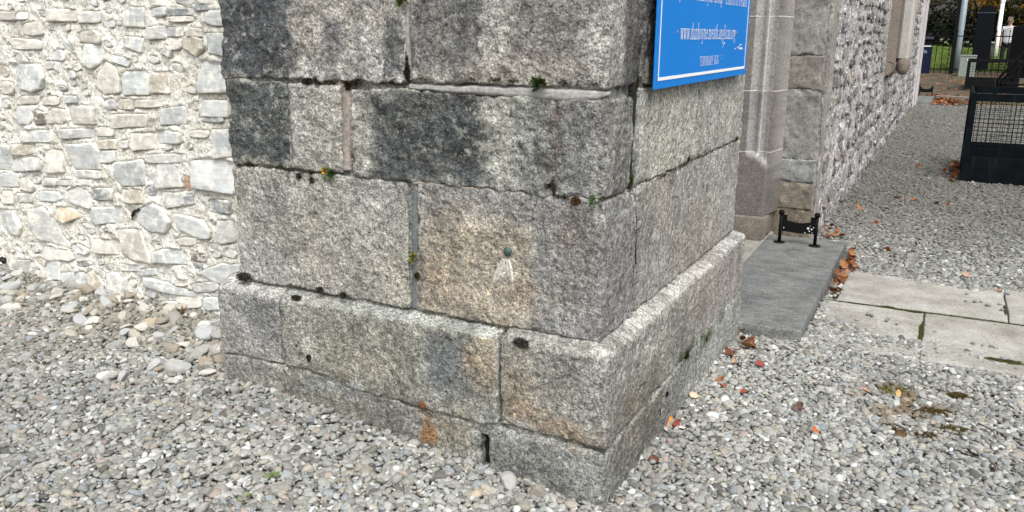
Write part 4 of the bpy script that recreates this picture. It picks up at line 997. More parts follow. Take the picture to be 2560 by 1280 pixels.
def glyph(ch):
    g = Pen(); x = .45; adv = .5
    if ch == ' ': return g, .24
    if ch == '.': g.A(.07, .05, .055, .055, t=.055, h=.055, n=10); adv = .17
    elif ch == '-': g.H(.03, .25, .24, .05); adv = .3
    elif ch == 'w': g.D(.04, x, .19, 0, .085); g.D(.19, 0, .33, x, .03); g.D(.31, x, .46, 0, .085); g.D(.46, 0, .6, x, .03); [g.H(a, a+.17, x-.014) for a in (-.05, .23, .51)]; adv = .67
    elif ch == 'y': g.D(.05, x, .21, 0, .085); g.D(.37, x, .15, -.2, .03); g.H(-.05, .14, x-.014); g.H(.29, .46, x-.014); g.A(.1, -.17, .06, .05, t=.06, h=.05, n=10); adv = .45
    elif ch == 'v': g.D(.05, x, .21, 0, .085); g.D(.37, x, .21, 0, .03); g.H(-.05, .14, x-.014); g.H(.29, .46, x-.014); adv = .45
    elif ch == 'o': g.A(.22, .225, .22, .235); adv = .48
    elif ch == 'd': g.A(.2, .225, .2, .235); g.V(.36, 0, .7, 'l', 'b'); adv = .5
    elif ch == 'b': g.V(.06, 0, .7, 'l', ''); g.A(.24, .225, .21, .235); adv = .49
    elif ch == 'p': g.V(.07, -.2, x, 'l', 'b'); g.A(.25, .225, .21, .235); adv = .5
    elif ch == 'g': g.A(.19, .3, .17, .16, t=.07); g.A(.2, -.09, .21, .11, t=.05, h=.03); g.D(.08, .14, .12, .0, .05); g.H(.32, .44, x-.03); adv = .45
    elif ch == 'n': g.V(.07, 0, x); g.A(.22, .27, .17, .19, 0, 160); g.V(.35, 0, .29, '', 'b'); adv = .5
    elif ch == 'm': g.V(.07, 0, x); g.A(.22, .27, .16, .19, 0, 160); g.V(.34, 0, .29, '', 'b'); g.A(.49, .27, .16, .19, 0, 160); g.V(.61, 0, .29, '', 'b'); adv = .76
    elif ch == 'h': g.V(.07, 0, .7); g.A(.22, .27, .17, .19, 0, 160); g.V(.35, 0, .29, '', 'b'); adv = .5
    elif ch == 'u': g.V(.07, .16, x, 'l', ''); g.A(.2, .17, .17, .18, 180, 340); g.V(.35, 0, x, 'l', ''); g.H(.35, .46, .016); adv = .5
    elif ch == 'e': g.A(.2, .225, .2, .235, 15, 325); g.H(.06, .38, .27); adv = .43
    elif ch == 'c': g.A(.2, .225, .2, .235, 45, 320); g.A(.31, .36, .05, .05, t=.05, h=.05, n=8); adv = .42
    elif ch == 'a': g.A(.17, .31, .15, .15, 10, 165, .07); g.D(.28, 0, .28, .33, .08); g.A(.15, .12, .14, .125, 60, 330, .07); g.H(.28, .4, .016); adv = .42
    elif ch == 't': g.D(.13, .06, .13, .58, .08); g.H(.02, .27, x-.014); g.A(.2, .09, .11, .1, 190, 320, .06); adv = .29
    elif ch == 'f': g.V(.12, 0, .55, '', 'b'); g.A(.22, .55, .14, .15, 40, 180, .075); g.H(.02, .27, x-.014); adv = .3
    elif ch == 'l': g.V(.1, 0, .7); adv = .24
    elif ch == 'i': g.V(.1, 0, x); g.A(.09, .6, .05, .05, t=.05, h=.05, n=10); adv = .24
    elif ch == 'r': g.V(.08, 0, x); g.A(.24, .3, .13, .15, 60, 165, .06); g.A(.31, .39, .05, .05, t=.05, h=.05, n=8); adv = .36
    else:
        C = .68; adv = .66
        if ch == 'T': g.V(.29, 0, C, '', 'b'); g.H(.01, .57, C-.016); g.D(.02, C, .02, C-.14, .03); g.D(.56, C, .56, C-.14, .03); adv = .6
        elif ch == 'E': g.V(.1, 0, C, 'b', 'b'); g.H(.1, .48, C-.016); g.H(.1, .38, .35); g.H(.1, .5, .016); g.D(.47, C, .47, C-.13, .03); g.D(.49, 0, .49, .13, .03); adv = .56
        elif ch == 'M': g.V(.08, 0, C, 'b', 'b', .03); g.D(.11, C, .36, .02, .085); g.D(.6, C, .36, .02, .03); g.V(.64, 0, C, 'b', 'b'); adv = .78
        elif ch == 'N': g.V(.08, 0, C, 'b', 'b', .03); g.D(.11, C, .55, 0, .085); g.V(.56, 0, C, 'b', '', .03); adv = .66
        elif ch in 'PR':
            g.V(.1, 0, C, 'b', 'b'); g.A(.24, .51, .2, .17, -90, 90); g.H(.1, .25, C-.016); g.H(.1, .25, .355)
            if ch == 'R': g.D(.26, .35, .5, 0, .09); g.H(.44, .6, .016)
            adv = .52 if ch == 'P' else .6
        elif ch == 'O': g.A(.32, .34, .32, .355, t=.1); adv = .68
        elif ch == 'A': g.D(.29, C, .07, 0, .03); g.D(.3, C, .52, 0, .09); g.H(.14, .43, .22); g.H(-.01, .16, .016); g.H(.42, .62, .016); adv = .62
        elif ch == 'Y': g.V(.3, 0, .32, '', 'b'); g.D(.08, C, .3, .3, .09); g.D(.53, C, .31, .3, .03); g.H(-.01, .2, C-.016); g.H(.44, .62, C-.016); adv = .6
        elif ch == 'S': g.A(.23, .51, .17, .175, 40, 270, .075); g.A(.23, .18, .19, .19, -140, 90, .08); adv = .48
        elif ch == 'I': g.V(.12, 0, C, 'b', 'b'); adv = .28
        elif ch == 'G': g.A(.32, .34, .32, .355, 45, 330, .1); g.D(.57, .06, .57, .3, .085); g.H(.45, .66, .29); adv = .7
        elif ch == 'C': g.A(.32, .34, .32, .355, 45, 318, .1); g.D(.55, .45, .55, .64, .03); adv = .64
        elif ch == 'D': g.V(.1, 0, C, 'b', 'b'); g.A(.24, .34, .38, .34, -90, 90, .1); g.H(.1, .26, C-.016); g.H(.1, .26, .016); adv = .68
    return g, adv
def lettering(text, y0, y1, zb, hcap, x=SX+.0012):
    Q = []; w = 0
    for ch in text:
        g, adv = glyph(ch)
        Q += [[(p[0]+w, p[1]) for p in q] for q in g.q]; w += adv+.055
    k = (y1-y0)/w; V = np.array([(x-SX+i*1e-7, y0+p[0]*k-1.07, zb+p[1]*hcap/.68-1.37) for i, q in enumerate(Q) for p in q])
    return add('lettering', mesh_from('lettering', V, [np.arange(len(V)).reshape(-1, 4)], shade=False), WPT, sg)
a, b = onX(1700, 101, SX), onX(1838, 96, SX)
lettering('www.dunboyne.meath.anglican.org', a[1], b[1], onX(1768, 98, SX)[2], .058)
a, b = onX(1748, 164, SX), onX(1795, 160, SX)
lettering('TEMPORARY SIGN', a[1], b[1], onX(1772, 162.5, SX)[2], .036)
a, b = onX(1653, 0, SX), onX(1866, 16, SX)
lettering('Dunboyne and Rathmolyon Group - Church of Ireland', .47, b[1], onX(1845, 14.5, SX)[2], .050)

mb = MB()
for a_, b_, c_, d_ in ((1805, 120, 1809, 109), (1809, 109, 1812, 109), (1803, 140, 1804, 141), (1803, 147, 1804, 148), (1836, 123, 1838, 123), (1842, 121, 1848, 117), (1846, 123, 1855, 119), (1848, 114, 1853, 112), (1849, 124, 1856, 123)):
    u_, v_ = onX(a_, b_, SX), onX(c_, d_, SX); mb._add([(SX+.0013, u_[1], u_[2]), (SX+.0013, v_[1], v_[2]), (SX+.0013, v_[1], v_[2]+.004), (SX+.0013, u_[1], u_[2]+.004)], [(0, 1, 2, 3)])
signpart('scuff_marks', mb, WPT)

# ------------------------------------------------------------------ loose rubble under the left wall
STM = m_objcol('loose_stone', .85, 16, .28, .25, .01)
ROCK = []
for i in range(14):
    V, F = ICO3; W = chipped(V, int(rng.integers(5, 9)), rng, .0, .45)+.03*np.stack([fbm(V+i*5, 2.2, 2, s) for s in (4, 5, 6)], 1)
    me = mesh_from('loose_stone', W, [F], shade=False); me.materials.append(STM); ROCK.append(me)
RC = [(.44, .42, .36), (.52, .50, .46), (.38, .38, .36), (.62, .60, .55), (.43, .44, .44), (.33, .295, .24)]
def rock(px, py, size, col, label=None, flat=.6, z=None, asp=.75, name='loose_stone', group='loose stones fallen at the foot of the rubble wall'):
    p = onZ(px, py, .15)
    for _ in range(6):
        p = onZ(px, py, float(zg(np.array([p[0]]), np.array([p[1]]))[0])+.01)
    return rock_at(p[0], p[1], size, col, label, flat, asp, name, group)
def rock_at(x, y, size, col, label=None, flat=.6, asp=.75, name='loose_stone', group='loose stones fallen at the foot of the rubble wall', dz=0):
    o = add(name, random.choice(ROCK)); h = size/2
    o.scale = (h, h*asp, h*flat); o.rotation_euler = (random.gauss(0, .25), random.gauss(0, .25), random.uniform(0, 6.28))
    o.location = (x, y, float(zg(np.array([x]), np.array([y]))[0])+h*flat*.45+dz); o.color = (*col, 1)
    tag(o, label or 'broken grey rubble stone among the loose stones below the pale wall', 'stone', group); return o
for a in [(375, 806, .085, (.45, .38, .28), 'tan rounded stone with dark flecks lying below the rubble wall'), (182, 800, .07, (.07, .068, .06), 'dark mossy stone with white specks below the rubble wall'),
          (178, 838, .075, (.42, .40, .34), 'pale pyramid-shaped stone standing on the gravel'), (120, 745, .085, (.36, .36, .34), 'grey wedge-shaped slate chunk leaning near the rubble wall'),
          (285, 735, .095, (.38, .38, .36), 'tall grey boulder against the foot of the rubble wall'), (205, 800, .085, (.40, .41, .42), 'flat blue-grey slate plate lying on the rubble'),
          (430, 800, .10, (.34, .33, .30), 'brownish grey slab leaning beside the tan stone'), (510, 905, .10, (.40, .33, .26), 'brown-patched stone against the buttress corner'),
          (520, 830, .11, (.45, .47, .48), 'large pale blue-grey stone touching the buttress corner'), (535, 880, .09, (.42, .41, .38), 'mottled pale stone below the large blue-grey one'),
          (310, 835, .075, (.40, .42, .43), 'grey block with a squared end on the rubble'), (205, 890, .06, (.46, .44, .40), 'pale three-sided stone with a dark shadow side'),
          (65, 895, .07, (.33, .33, .32), 'rough grey block at the lower left of the rubble'), (400, 915, .11, (.42, .43, .42), 'long flat grey shard near the buttress'), (445, 920, .10, (.40, .41, .39), 'flat greenish grey plate next to the long shard'),
          (310, 940, .085, (.40, .41, .41), 'thin dark-edged slate splinter lying on the pebbles'), (20, 715, .08, (.42, .43, .43), 'smooth grey slab at the left edge of the picture')]:
    rock(*a[:4], label=a[4], flat=random.uniform(.45, .7))
rock(1268, 1205, .075, (.40, .40, .38), 'pale grey chunk on the pebbles by the footing crack', .7); rock(1335, 1230, .062, (.30, .27, .23), 'brown blocky stone against the corner footing', .75, asp=.85); rock(1190, 1232, .048, (.50, .42, .32), 'cream stone on the pebbles below the footing crack', .6); rock(1318, 1200, .035, (.42, .38, .30), 'small tan stone above the brown blocky stone', .7)
rr_ = random.Random(9); n = 0
while n < 190:
    x = rr_.uniform(-4.3, -1.76); y = .39-abs(rr_.gauss(0, .20))-(.0 if rr_.random() < .6 else rr_.uniform(0, .35))
    if y < -.6 or (x > -1.8 and y > -.02): continue
    s_ = rr_.lognormvariate(math.log(.062), .34)*(1 if y > .05 else .72)
    rock_at(x, y, min(s_, .125), rr_.choice(RC), None, rr_.uniform(.3, .65), rr_.uniform(.45, .9), dz=rr_.uniform(-.004, .012)); n += 1

# loose pebbles lying on the paving slabs
PBM = m_objcol('loose_pebble', .75, 3, .25, .3, .1)
PB2 = []
for me in PEBMESH[:6]:
    c2 = me.copy(); c2.materials.clear(); c2.materials.append(PBM); c2.name = 'loose_pebble'; PB2.append(c2)
for px, py in [(2180, 788), (2170, 785), (2222, 795), (2217, 800), (2142, 798), (2243, 808), (2169, 822), (2137, 828), (2276, 861), (2340, 828), (2418, 734), (2415, 751), (2438, 753), (2452, 753), (2470, 763), (2432, 857), (2458, 861), (2478, 865), (2490, 868), (2505, 774), (2500, 759), (2302, 596), (2520, 735), (2380, 712), (2400, 718)]:
    p = onZ(px, py, .02); o = add('loose_pebble', random.choice(PB2)); s_ = random.uniform(.009, .014)
    o.scale = (s_*1.2, s_*.9, s_*.65); o.rotation_euler = (0, 0, random.uniform(0, 6)); o.location = (p[0], p[1], .013+s_*.5); o.color = (*random.choice([(.30, .30, .28), (.24, .24, .23), (.38, .36, .32)]), 1)
    tag(o, 'single grey pebble lying loose on the pale paving slabs', 'pebble', 'pebbles strayed onto the path')

# ------------------------------------------------------------------ fallen leaves
LFM = NT('dead_leaf'); tc = LFM.n('ShaderNodeTexCoord').outputs['Object']
c = LFM.mix(1.0, LFM.objcol(), LFM.ramp(LFM.noise(4, 4, .7, tc), [(.3, .5), (.7, 1.35)]), 'MULTIPLY'); LFM = LFM.out(c, .7, spec=.3)
LEAF = []
for i in range(8):
    n, k = 9, 5; V = []; cu = rng.uniform(.5, 1.6); tw = rng.uniform(-.5, .5); ph = rng.uniform(0, 6)
    for a in np.linspace(-1, 1, n):
        w = (1-abs(a)**2.2)**.7*.62*(1+.22*math.cos(a*9+ph))+.015
        for b in np.linspace(-1, 1, k):
            x, y = a, b*w; z = cu*.35*a*a+abs(b)*w*.55*cu*.6+.10*math.sin(5*a+3*b+ph)+tw*a*b*.35; V.append((x, y, z))
    V = np.array(V); V = np.concatenate([V, [(-1.0, -.02, .1), (-1.0, .02, .1), (-1.75, .1, .35), (-1.75, .13, .35)]]); m_ = n*k
    me = mesh_from('fallen_leaf', V, [grid_faces(n, k), [(m_, m_+1, m_+3, m_+2)]]); me.materials.append(LFM); LEAF.append(me)
LC = [(.20, .058, .018), (.25, .080, .025), (.12, .038, .015), (.27, .115, .045), (.16, .058, .022), (.27, .14, .07)]
def leaf(x, y, s_, label, group, z=None, col=None):
    o = add('fallen_leaf', random.choice(LEAF)); o.scale = (s_, s_, s_*random.uniform(.5, 1.0)); o.rotation_euler = (random.gauss(0, .45), random.gauss(0, .45), random.uniform(0, 6.28))
    if z is None: z = float(zg(np.array([x]), np.array([y]))[0])+.012
    o.location = (x, y, z+.004); o.color = (*(col or random.choice(LC)), 1); tag(o, label, 'leaf', group); return o
def leaves(n, px0, py0, px1, py1, s_, label, group, stack=.02):
    for _ in range(n):
        t = random.random(); p = onZ(px0+(px1-px0)*t+random.gauss(0, 5), py0+(py1-py0)*t+random.gauss(0, 6), .02)
        leaf(p[0], p[1], s_*random.uniform(.7, 1.25), label, group, z=.012+random.random()*stack)
G1 = 'brown leaves drifted along the doorstep'; L1 = 'curled orange-brown leaf in the drift along the dark doorstep edge'
leaves(34, 2132, 632, 2088, 730, .030, L1, G1, .035); leaves(14, 2125, 640, 2140, 690, .028, L1, G1, .03)
leaves(9, 2052, 540, 2066, 585, .030, 'brown leaf in the small pile where the side wall meets the doorstep', 'leaves piled at the wall corner', .05); leaves(6, 2075, 575, 2105, 600, .030, 'brown leaf in the small pile where the side wall meets the doorstep', 'leaves piled at the wall corner', .02)
leaves(5, 1838, 822, 1895, 826, .026, 'brown leaf below the front edge of the dark doorstep', 'leaves before the doorstep', .01); leaves(10, 1808, 886, 1885, 858, .030, 'orange leaf in the cluster on gravel beside the plinth', 'leaves beside the plinth', .015)
for px, py, s_, lb, cl in [(1672, 1055, .026, 'bright orange curled leaf against the plinth foot', (.58, .23, .05)), (1690, 1060, .020, 'dark red-brown leaf next to the bright orange one', (.20, .04, .02)), (1706, 1075, .018, 'small dark leaf just right of the plinth foot leaves', (.18, .05, .025)), (1633, 1150, .022, 'dark shrivelled leaf on gravel near the buttress corner', (.12, .04, .02)),
                           (1858, 980, .020, 'curled red leaf alone in the middle of the right gravel', (.36, .07, .03)), (2038, 1078, .020, 'small red leaf standing up among the pebbles', (.40, .10, .04)), (1802, 950, .024, 'brown leaf with a red tinge on gravel near the plinth', (.33, .12, .05)), (1812, 965, .018, 'small brown leaf just below the red tinged one', (.28, .10, .05)), (1838, 905, .024, 'pale tan leaf near the plinth end', (.50, .34, .20)),
                           (1735, 990, .024, 'cream dry leaf lying at the foot of the plinth', (.55, .45, .33)), (2300, 1025, .04, 'large pale brown dried leaf in the mossy gravel', (.36, .22, .15)), (2165, 978, .026, 'pinkish brown leaf left of the green moss in gravel', (.33, .19, .15)), (2245, 985, .02, 'yellowish leaf lying on the green moss', (.50, .32, .13)), (2250, 1085, .025, 'dark rotted leaf below the mossy gravel', (.10, .055, .025)), (2430, 1135, .025, 'dark brown leaf at the right of the gravel', (.11, .06, .03)), (2480, 1170, .022, 'blackish leaf near the right edge of the gravel', (.07, .045, .03)),
                           (1995, 1020, .03, 'thin dark pod-like leaf on the gravel', (.10, .05, .04)), (1900, 912, .03, 'long dark red stalk-like leaf on the gravel', (.26, .06, .05)), (455, 782, .03, 'orange-brown leaf among the rubble under the left wall', (.36, .15, .06)), (540, 865, .025, 'dark brown leaf wedged beside the buttress corner', (.13, .06, .03)), (2415, 690, .035, 'flat pale brown leaf on gravel behind the path', (.36, .24, .17)), (2500, 728, .03, 'brown leaf at the back edge of the path', (.30, .19, .13))]:
    p = onZ(px, py, .02)
    for _ in range(5): p = onZ(px, py, float(zg(np.array([p[0]]), np.array([p[1]]))[0])+.015)
    o = leaf(p[0], p[1], s_, lb, 'single leaves scattered on the gravel', col=cl)
for px, py in [(2148, 522), (2191, 560), (2240, 498), (2285, 502), (2217, 523), (2340, 512), (2370, 515), (2200, 612), (2215, 625), (2290, 615), (2177, 390), (2295, 415), (2118, 468), (2100, 485), (2385, 440), (2360, 430), (2470, 452)]:
    p = onZ(px, py, .01); leaf(p[0], p[1], random.uniform(.028, .04), 'small brown leaf dotted on the gravel beyond the path', 'leaves dotted on the far gravel')
for k in range(26):
    p = onZ(2392+random.gauss(0, 11), 432+random.gauss(0, 13), .01); leaf(min(p[0], 1.0), p[1], .042, 'brown leaf heaped at the left foot of the mesh guard cage', 'leaves heaped by the cage', z=.01+random.random()*.06)
# far leaf litter nobody could count
V, F = [], []
for k in range(900):
    if k < 420: y = random.uniform(19.6, 22.2); x = random.gauss(.55, .30)+(.15 if y < 20.5 else 0)
    else: y = random.uniform(21, 32.4); x = random.uniform(-.6, 4.5)
    if x < .45 and y < 22.05: x = .47+random.random()*.3
    s_ = random.uniform(.04, .08); a = random.uniform(0, 6.28); zz = float(zg(np.array([x]), np.array([y]))[0])+.012+random.random()*.05*(k < 420)
    i = len(V); tl = [random.uniform(-.02, .03) for _ in range(4)]
    for q_ in range(4): V.append((x+s_*math.cos(a+q_*1.57)*(1 if q_ % 2 else .6), y+s_*math.sin(a+q_*1.57)*(1 if q_ % 2 else .6), zz+tl[q_]))
    F.append((i, i+1, i+2, i+3))
cl = np.repeat(np.array([random.choice(LC) for _ in F]), 4, 0)
tag(add('leaf_litter', mesh_from('leaf_litter', np.array(V), [F], cl, False), m_speckled('leaf_litter', (1, 1, 1), .3, 12, attr=True)), 'scattered brown leaf litter on the far yard and by the distant doorstep', 'leaf litter', kind='stuff')
# twigs on the gravel
TW = m_plain('twig_bark', (.13, .06, .05), .8)
for pts, r_, lb in [([(1872, 905), (1890, 912), (1905, 915)], .003, 'reddish twig lying on gravel near the plinth end'), ([(1978, 1025), (1995, 1020), (2012, 1022)], .003, 'short dark twig in the middle of the right gravel'), ([(2445, 1058), (2480, 1075), (2490, 1090)], .003, 'thin twig on the mossy right gravel')]:
    P_ = [onZ(x, y, .024) for x, y in pts]; o = MB().tube(P_, r_, 6).build('twig', TW, None, True, loc=tuple(P_[1])); tag(o, lb, 'twig')

# ------------------------------------------------------------------ moss and small plants in the joints
m = NT('moss'); c = m.mix(1.0, m.objcol(), m.ramp(m.noise(160, 3), [(.3, .35), (.7, 1.7)]), 'MULTIPLY'); MOSS = m.out(c, .95, m.bump(m.noise(200, 3), 1.0, .006), spec=.1)
m = NT('small_leaf'); LEAFM = m.out(m.attr(), .6, spec=.3)
def moss(p, size, col, label, seed, squash=(1, .5, .6), name='moss_clump', group='moss clumps on the stonework'):
    V, F = ICO3; sq = np.array(squash)*size*.82; W = V*(1+.85*fbm(V+seed, 1.9, 3, seed)+.2*vn(V, 9, seed))[:, None]*sq*.72
    r_ = np.random.default_rng(seed); n = 420; d = r_.normal(size=(n, 3)); d /= np.linalg.norm(d, axis=1)[:, None]; bs = d*sq*(.75+.3*r_.random((n, 1))); e = r_.normal(size=(n, 3))*.0022; tip = bs+d*.004+r_.normal(size=(n, 3))*.0035
    T = np.stack([bs-e, bs+e, tip], 1).reshape(-1, 3); F = np.concatenate([F, len(W)+np.arange(3*n).reshape(-1, 3)]); W = np.concatenate([W, T])
    o = add(name, mesh_from(name, W, [F], shade=True), MOSS, loc=p); o.color = (*col, 1); tag(o, label, 'moss', group); return o
BM, GM, OM = (.045, .042, .032), (.055, .085, .02), (.09, .085, .03)
for px, py, s_, c_, sq, Y_, lb in [(608, 692, .030, BM, (1.3, .7, .6), .03, 'black moss cushion on the left end of the plinth ledge'), (800, 724, .010, BM, (1, .6, .8), .03, 'tiny black moss tuft on the plinth ledge left of centre'), (858, 738, .012, BM, (1, .6, .8), .03, 'second tiny black moss tuft on the plinth ledge'), (741, 745, .016, BM, (1.5, .5, .6), .01, 'dark moss streak beside the pale patch on the plinth ledge'), (775, 893, .020, (.045, .025, .018), (.8, .5, .9), 0, 'dark reddish moss tuft on the plinth face'), (1303, 857, .024, (.05, .05, .042), (1.3, .35, .7), .0, 'grey-black moss cushion on the plinth edge near the corner'), (1350, 866, .014, BM, (1.5, .4, .7), .02, 'small black moss patch just right of the grey-black cushion'),
                           (768, 203, .018, (.03, .022, .015), (1.3, .4, .6), FY, 'brown-black moss in the upper joint, leftmost'), (795, 201, .017, (.05, .04, .03), (1.3, .4, .6), FY, 'brown moss in the upper joint beside the leftmost one'), (870, 213, .014, (.045, .025, .015), (.7, .4, 1.3), FY, 'brown moss at the T of the upper joint'), (890, 204, .012, BM, (1.6, .4, .6), FY, 'thin black moss strip in the upper joint'), (962, 192, .010, BM, (.8, .4, 1.0), FY, 'round black moss dot over the upper joint'), (985, 204, .016, (.03, .032, .02), (1.4, .4, .5), FY, 'dark green-black moss in the joint below the wide stone'), (1018, 180, .016, (.03, .035, .02), (.5, .4, 2.2), FY, 'dark moss in the top vertical joint'),
                           (625, 412, .012, BM, (2.2, .3, .5), FY+.004, 'dark soil-filled gap under the dark stained stone'), (780, 430, .012, BM, (1, .5, .8), FY, 'round dark moss ball in the middle joint, upper one'), (782, 450, .014, BM, (1, .5, 1), FY, 'round dark moss ball in the middle joint, lower one'), (748, 440, .010, (.06, .04, .035), (1, .5, .8), FY, 'small reddish-brown moss spot in the middle joint'), (1440, 502, .016, (.10, .06, .035), (1.1, .4, .8), FY, 'brown moss left of the green seedling in the corner joint'), (1370, 466, .009, (.06, .045, .035), (1, .5, .8), FY, 'little brown moss knob near the corner joint'),
                           (1042, 690, .008, (.06, .07, .02), (.7, .5, 1.2), FY, 'tiny moss dot under the yellow-green tuft')]:
    moss(onY(px, py, Y_), s_, c_, lb, len(bpy.data.objects) % 97, sq)
for px, py, s_, c_, sq, lb in [(1576, 452, .012, (.05, .07, .02), (.5, .6, 2.6), 'green moss in the crack on the right face of the buttress'), (1592, 205, .014, (.05, .05, .03), (.5, .8, 1.6), 'dark moss where the joints cross beside the sign'), (1720, 398, .012, (.07, .075, .03), (.4, 1.6, .7), 'olive moss in the right face joint'), (1840, 346, .012, (.08, .08, .03), (.4, 1.6, .7), 'olive moss in the right face joint at the far edge')]:
    moss(onX(px, py, RX), s_, c_, lb, len(bpy.data.objects) % 97, sq)
for px, py, s_, c_, sq, lb in [(1763, 848, .022, (.035, .055, .012), (.35, .8, 1.5), 'green moss on the plinth side below the vertical joint'), (1716, 887, .020, (.03, .04, .012), (.4, .9, .9), 'dark green moss spot low on the plinth side'), (1665, 985, .014, (.02, .02, .018), (.4, 1.2, .6), 'dark hole-like moss on the plinth side')]:
    moss(onX(px, py, 0.0), s_, c_, lb, len(bpy.data.objects) % 97, sq)
def mossmat(p, a, b, n, cols, label, group, hgt=.010, name='moss_patch'):
    t = rng.uniform(0, 6.283, n); q = np.sqrt(rng.random(n))*(1+.55*fbm(np.stack([np.cos(t)*2+a*50, np.sin(t)*2, 0*t], 1), 1.3, 2, 3)); x, y = a*q*np.cos(t), b*q*np.sin(t)
    s_ = rng.uniform(.002, .005, n); d = rng.uniform(0, 6.283, n); hh_ = hgt*rng.uniform(.3, 1.0, n)*(1.1-.6*np.clip(q, 0, 1.3))
    V = np.stack([np.stack([x-s_*np.cos(d), y-s_*np.sin(d), 0*x-.004], 1), np.stack([x+s_*np.cos(d), y+s_*np.sin(d), 0*x-.004], 1), np.stack([x+rng.normal(0, .003, n), y+rng.normal(0, .003, n), hh_], 1)], 1).reshape(-1, 3)
    cl = np.repeat(np.array(cols)[rng.integers(0, len(cols), n)]*rng.uniform(.6, 1.4, (n, 1)), 3, 0)
    o = add(name, mesh_from(name, V, [np.arange(3*n).reshape(-1, 3)], cl, False), LEAFM, loc=p); tag(o, label, 'moss', group); return o
def tuft(p, nrm, n, size, cols, label, name='wall_plant', lw=.38):
    """small plant: many little two-sided leaves on short stems"""
    V, F, C_ = [], [], []; nrm = np.array(nrm, float)
    for k in range(n):
        d = rng.normal(size=3)*.75+nrm*.9+np.array((0, 0, .25)); d /= np.linalg.norm(d); L_ = size*rng.uniform(.35, 1.0); b_ = d*L_*rng.uniform(.25, .7)
        s_ = np.cross(d, rng.normal(size=3)); s_ /= np.linalg.norm(s_); u = np.cross(s_, d); w = L_*lw*.5; i = len(V)
        V += [b_, b_+d*L_*.25+s_*w+u*w*.3, b_+d*L_*.6+u*w*.1, b_+d*L_*.25-s_*w+u*w*.3]
        F.append((i, i+1, i+2, i+3)); C_ += [np.array(cols[int(rng.integers(len(cols)))])*rng.uniform(.7, 1.3)]*4
    for k in range(max(4, n//8)):
        e = rng.normal(size=3)*.5+nrm; e = e/np.linalg.norm(e)*size*.5; i = len(V); V += [(-.001, 0, -.002), (.001, 0, -.002), e]; V[-3:] = [np.array(v) for v in V[-3:]]
        F.append((i, i+1, i+2, i+2)); C_ += [np.array(cols[0])*.6]*3
    F3 = [f[:3] for f in F if f[2] == f[3]]; F4 = [f for f in F if f[2] != f[3]]
    o = add(name, mesh_from(name, np.array(V), [F4, F3], np.array(C_), False), LEAFM, loc=p); tag(o, label, 'plant', 'small plants growing in the stonework'); return o
for k, (px, py, a, b, c_, lb) in enumerate([(2304, 828, .011, .17, OM, 'olive moss filling the short joint between the two near paving slabs'), (2220, 768, .045, .011, OM, 'long olive moss strip in the paving joint, left'), (2290, 780, .03, .009, OM, 'short olive moss strip in the paving joint'), (2260, 775, .42, .005, OM, 'thin moss line along the long paving joint, left half'), (2470, 802, .36, .004, OM, 'thin moss line along the long paving joint, right half'), (2512, 775, .005, .10, OM, 'brownish moss line in the right cross joint'), (2525, 905, .06, .03, OM, 'olive moss mat at the near edge of the right slab'), (2480, 898, .03, .02, OM, 'small moss mat at the near edge of the right slab')]):
    mossmat(onZ(px, py, .013), a, b, int(900*(a*b/.0008)**.7)+150, [c_, GM, OM], lb, 'moss in the paving joints', .010)
for k, (px, py, s_, c_) in enumerate([(2248, 978, .075, (.16, .15, .03)), (2335, 1030, .05, (.09, .06, .02)), (2230, 1070, .045, (.07, .05, .02)), (2320, 1090, .04, (.06, .045, .02)), (2385, 1075, .05, (.09, .085, .03)), (2400, 990, .04, (.08, .06, .02))]):
    mossmat(onZ(px, py, .004), s_*1.1, s_*.8, 1100, [tuple(np.array(c_)*1.3), tuple(np.array(c_)*.8), (.12, .09, .035)], ['yellow-green moss cushion in the right gravel', 'brown moss patch right of the large dried leaf', 'brown moss patch below the yellow-green cushion', 'dark moss patch low in the mossy gravel', 'olive moss patch in the right gravel', 'brown moss patch near the path'][k], 'moss in the gravel', .017)
def creep(pts, n, spread, cols, label, plane='F'):
    P_ = np.array([onY(x, y, FY-.001) if plane == 'F' else onX(x, y, RX+.001) for x, y in pts]); t = rng.random(n)*(len(P_)-1); i = np.minimum(t.astype(int), len(P_)-2); f_ = (t-i)[:, None]
    Q = P_[i]*(1-f_)+P_[i+1]*f_; keep = fbm(Q, 26, 2, 5) > -.05; Q = Q[keep]; n = len(Q); c0 = Q.mean(0)
    Q = Q+np.stack([rng.normal(0, .002, n), rng.normal(0, .001, n), rng.normal(0, spread, n)], 1); d = rng.normal(size=(n, 3)); s_ = rng.uniform(.0015, .0035, n)[:, None]
    out_ = np.array((0, -1., 0)) if plane == 'F' else np.array((1., 0, 0)); V = np.stack([Q-d*s_*.7, Q+d*s_*.7, Q+out_*s_*1.6+rng.normal(size=(n, 3))*.002], 1).reshape(-1, 3)
    cl = np.repeat(np.array(cols)[rng.integers(0, len(cols), n)]*rng.uniform(.5, 1.4, (n, 1)), 3, 0)
    o = add('joint_moss', mesh_from('joint_moss', V-c0, [np.arange(3*n).reshape(-1, 3)], cl, False), LEAFM, loc=tuple(c0)); tag(o, label, 'moss', 'moss creeping along the joints')
DM = [(.03, .028, .018), (.05, .045, .022), (.055, .06, .022), (.09, .07, .04)]
creep([(740, 203), (860, 206), (1010, 207)], 1500, .004, DM, 'thin dark moss creeping along the upper joint, left part'); creep([(1030, 197), (1200, 196), (1330, 204), (1530, 210)], 1400, .0035, DM, 'thin dark moss along the top edge of the pale pointing strip')
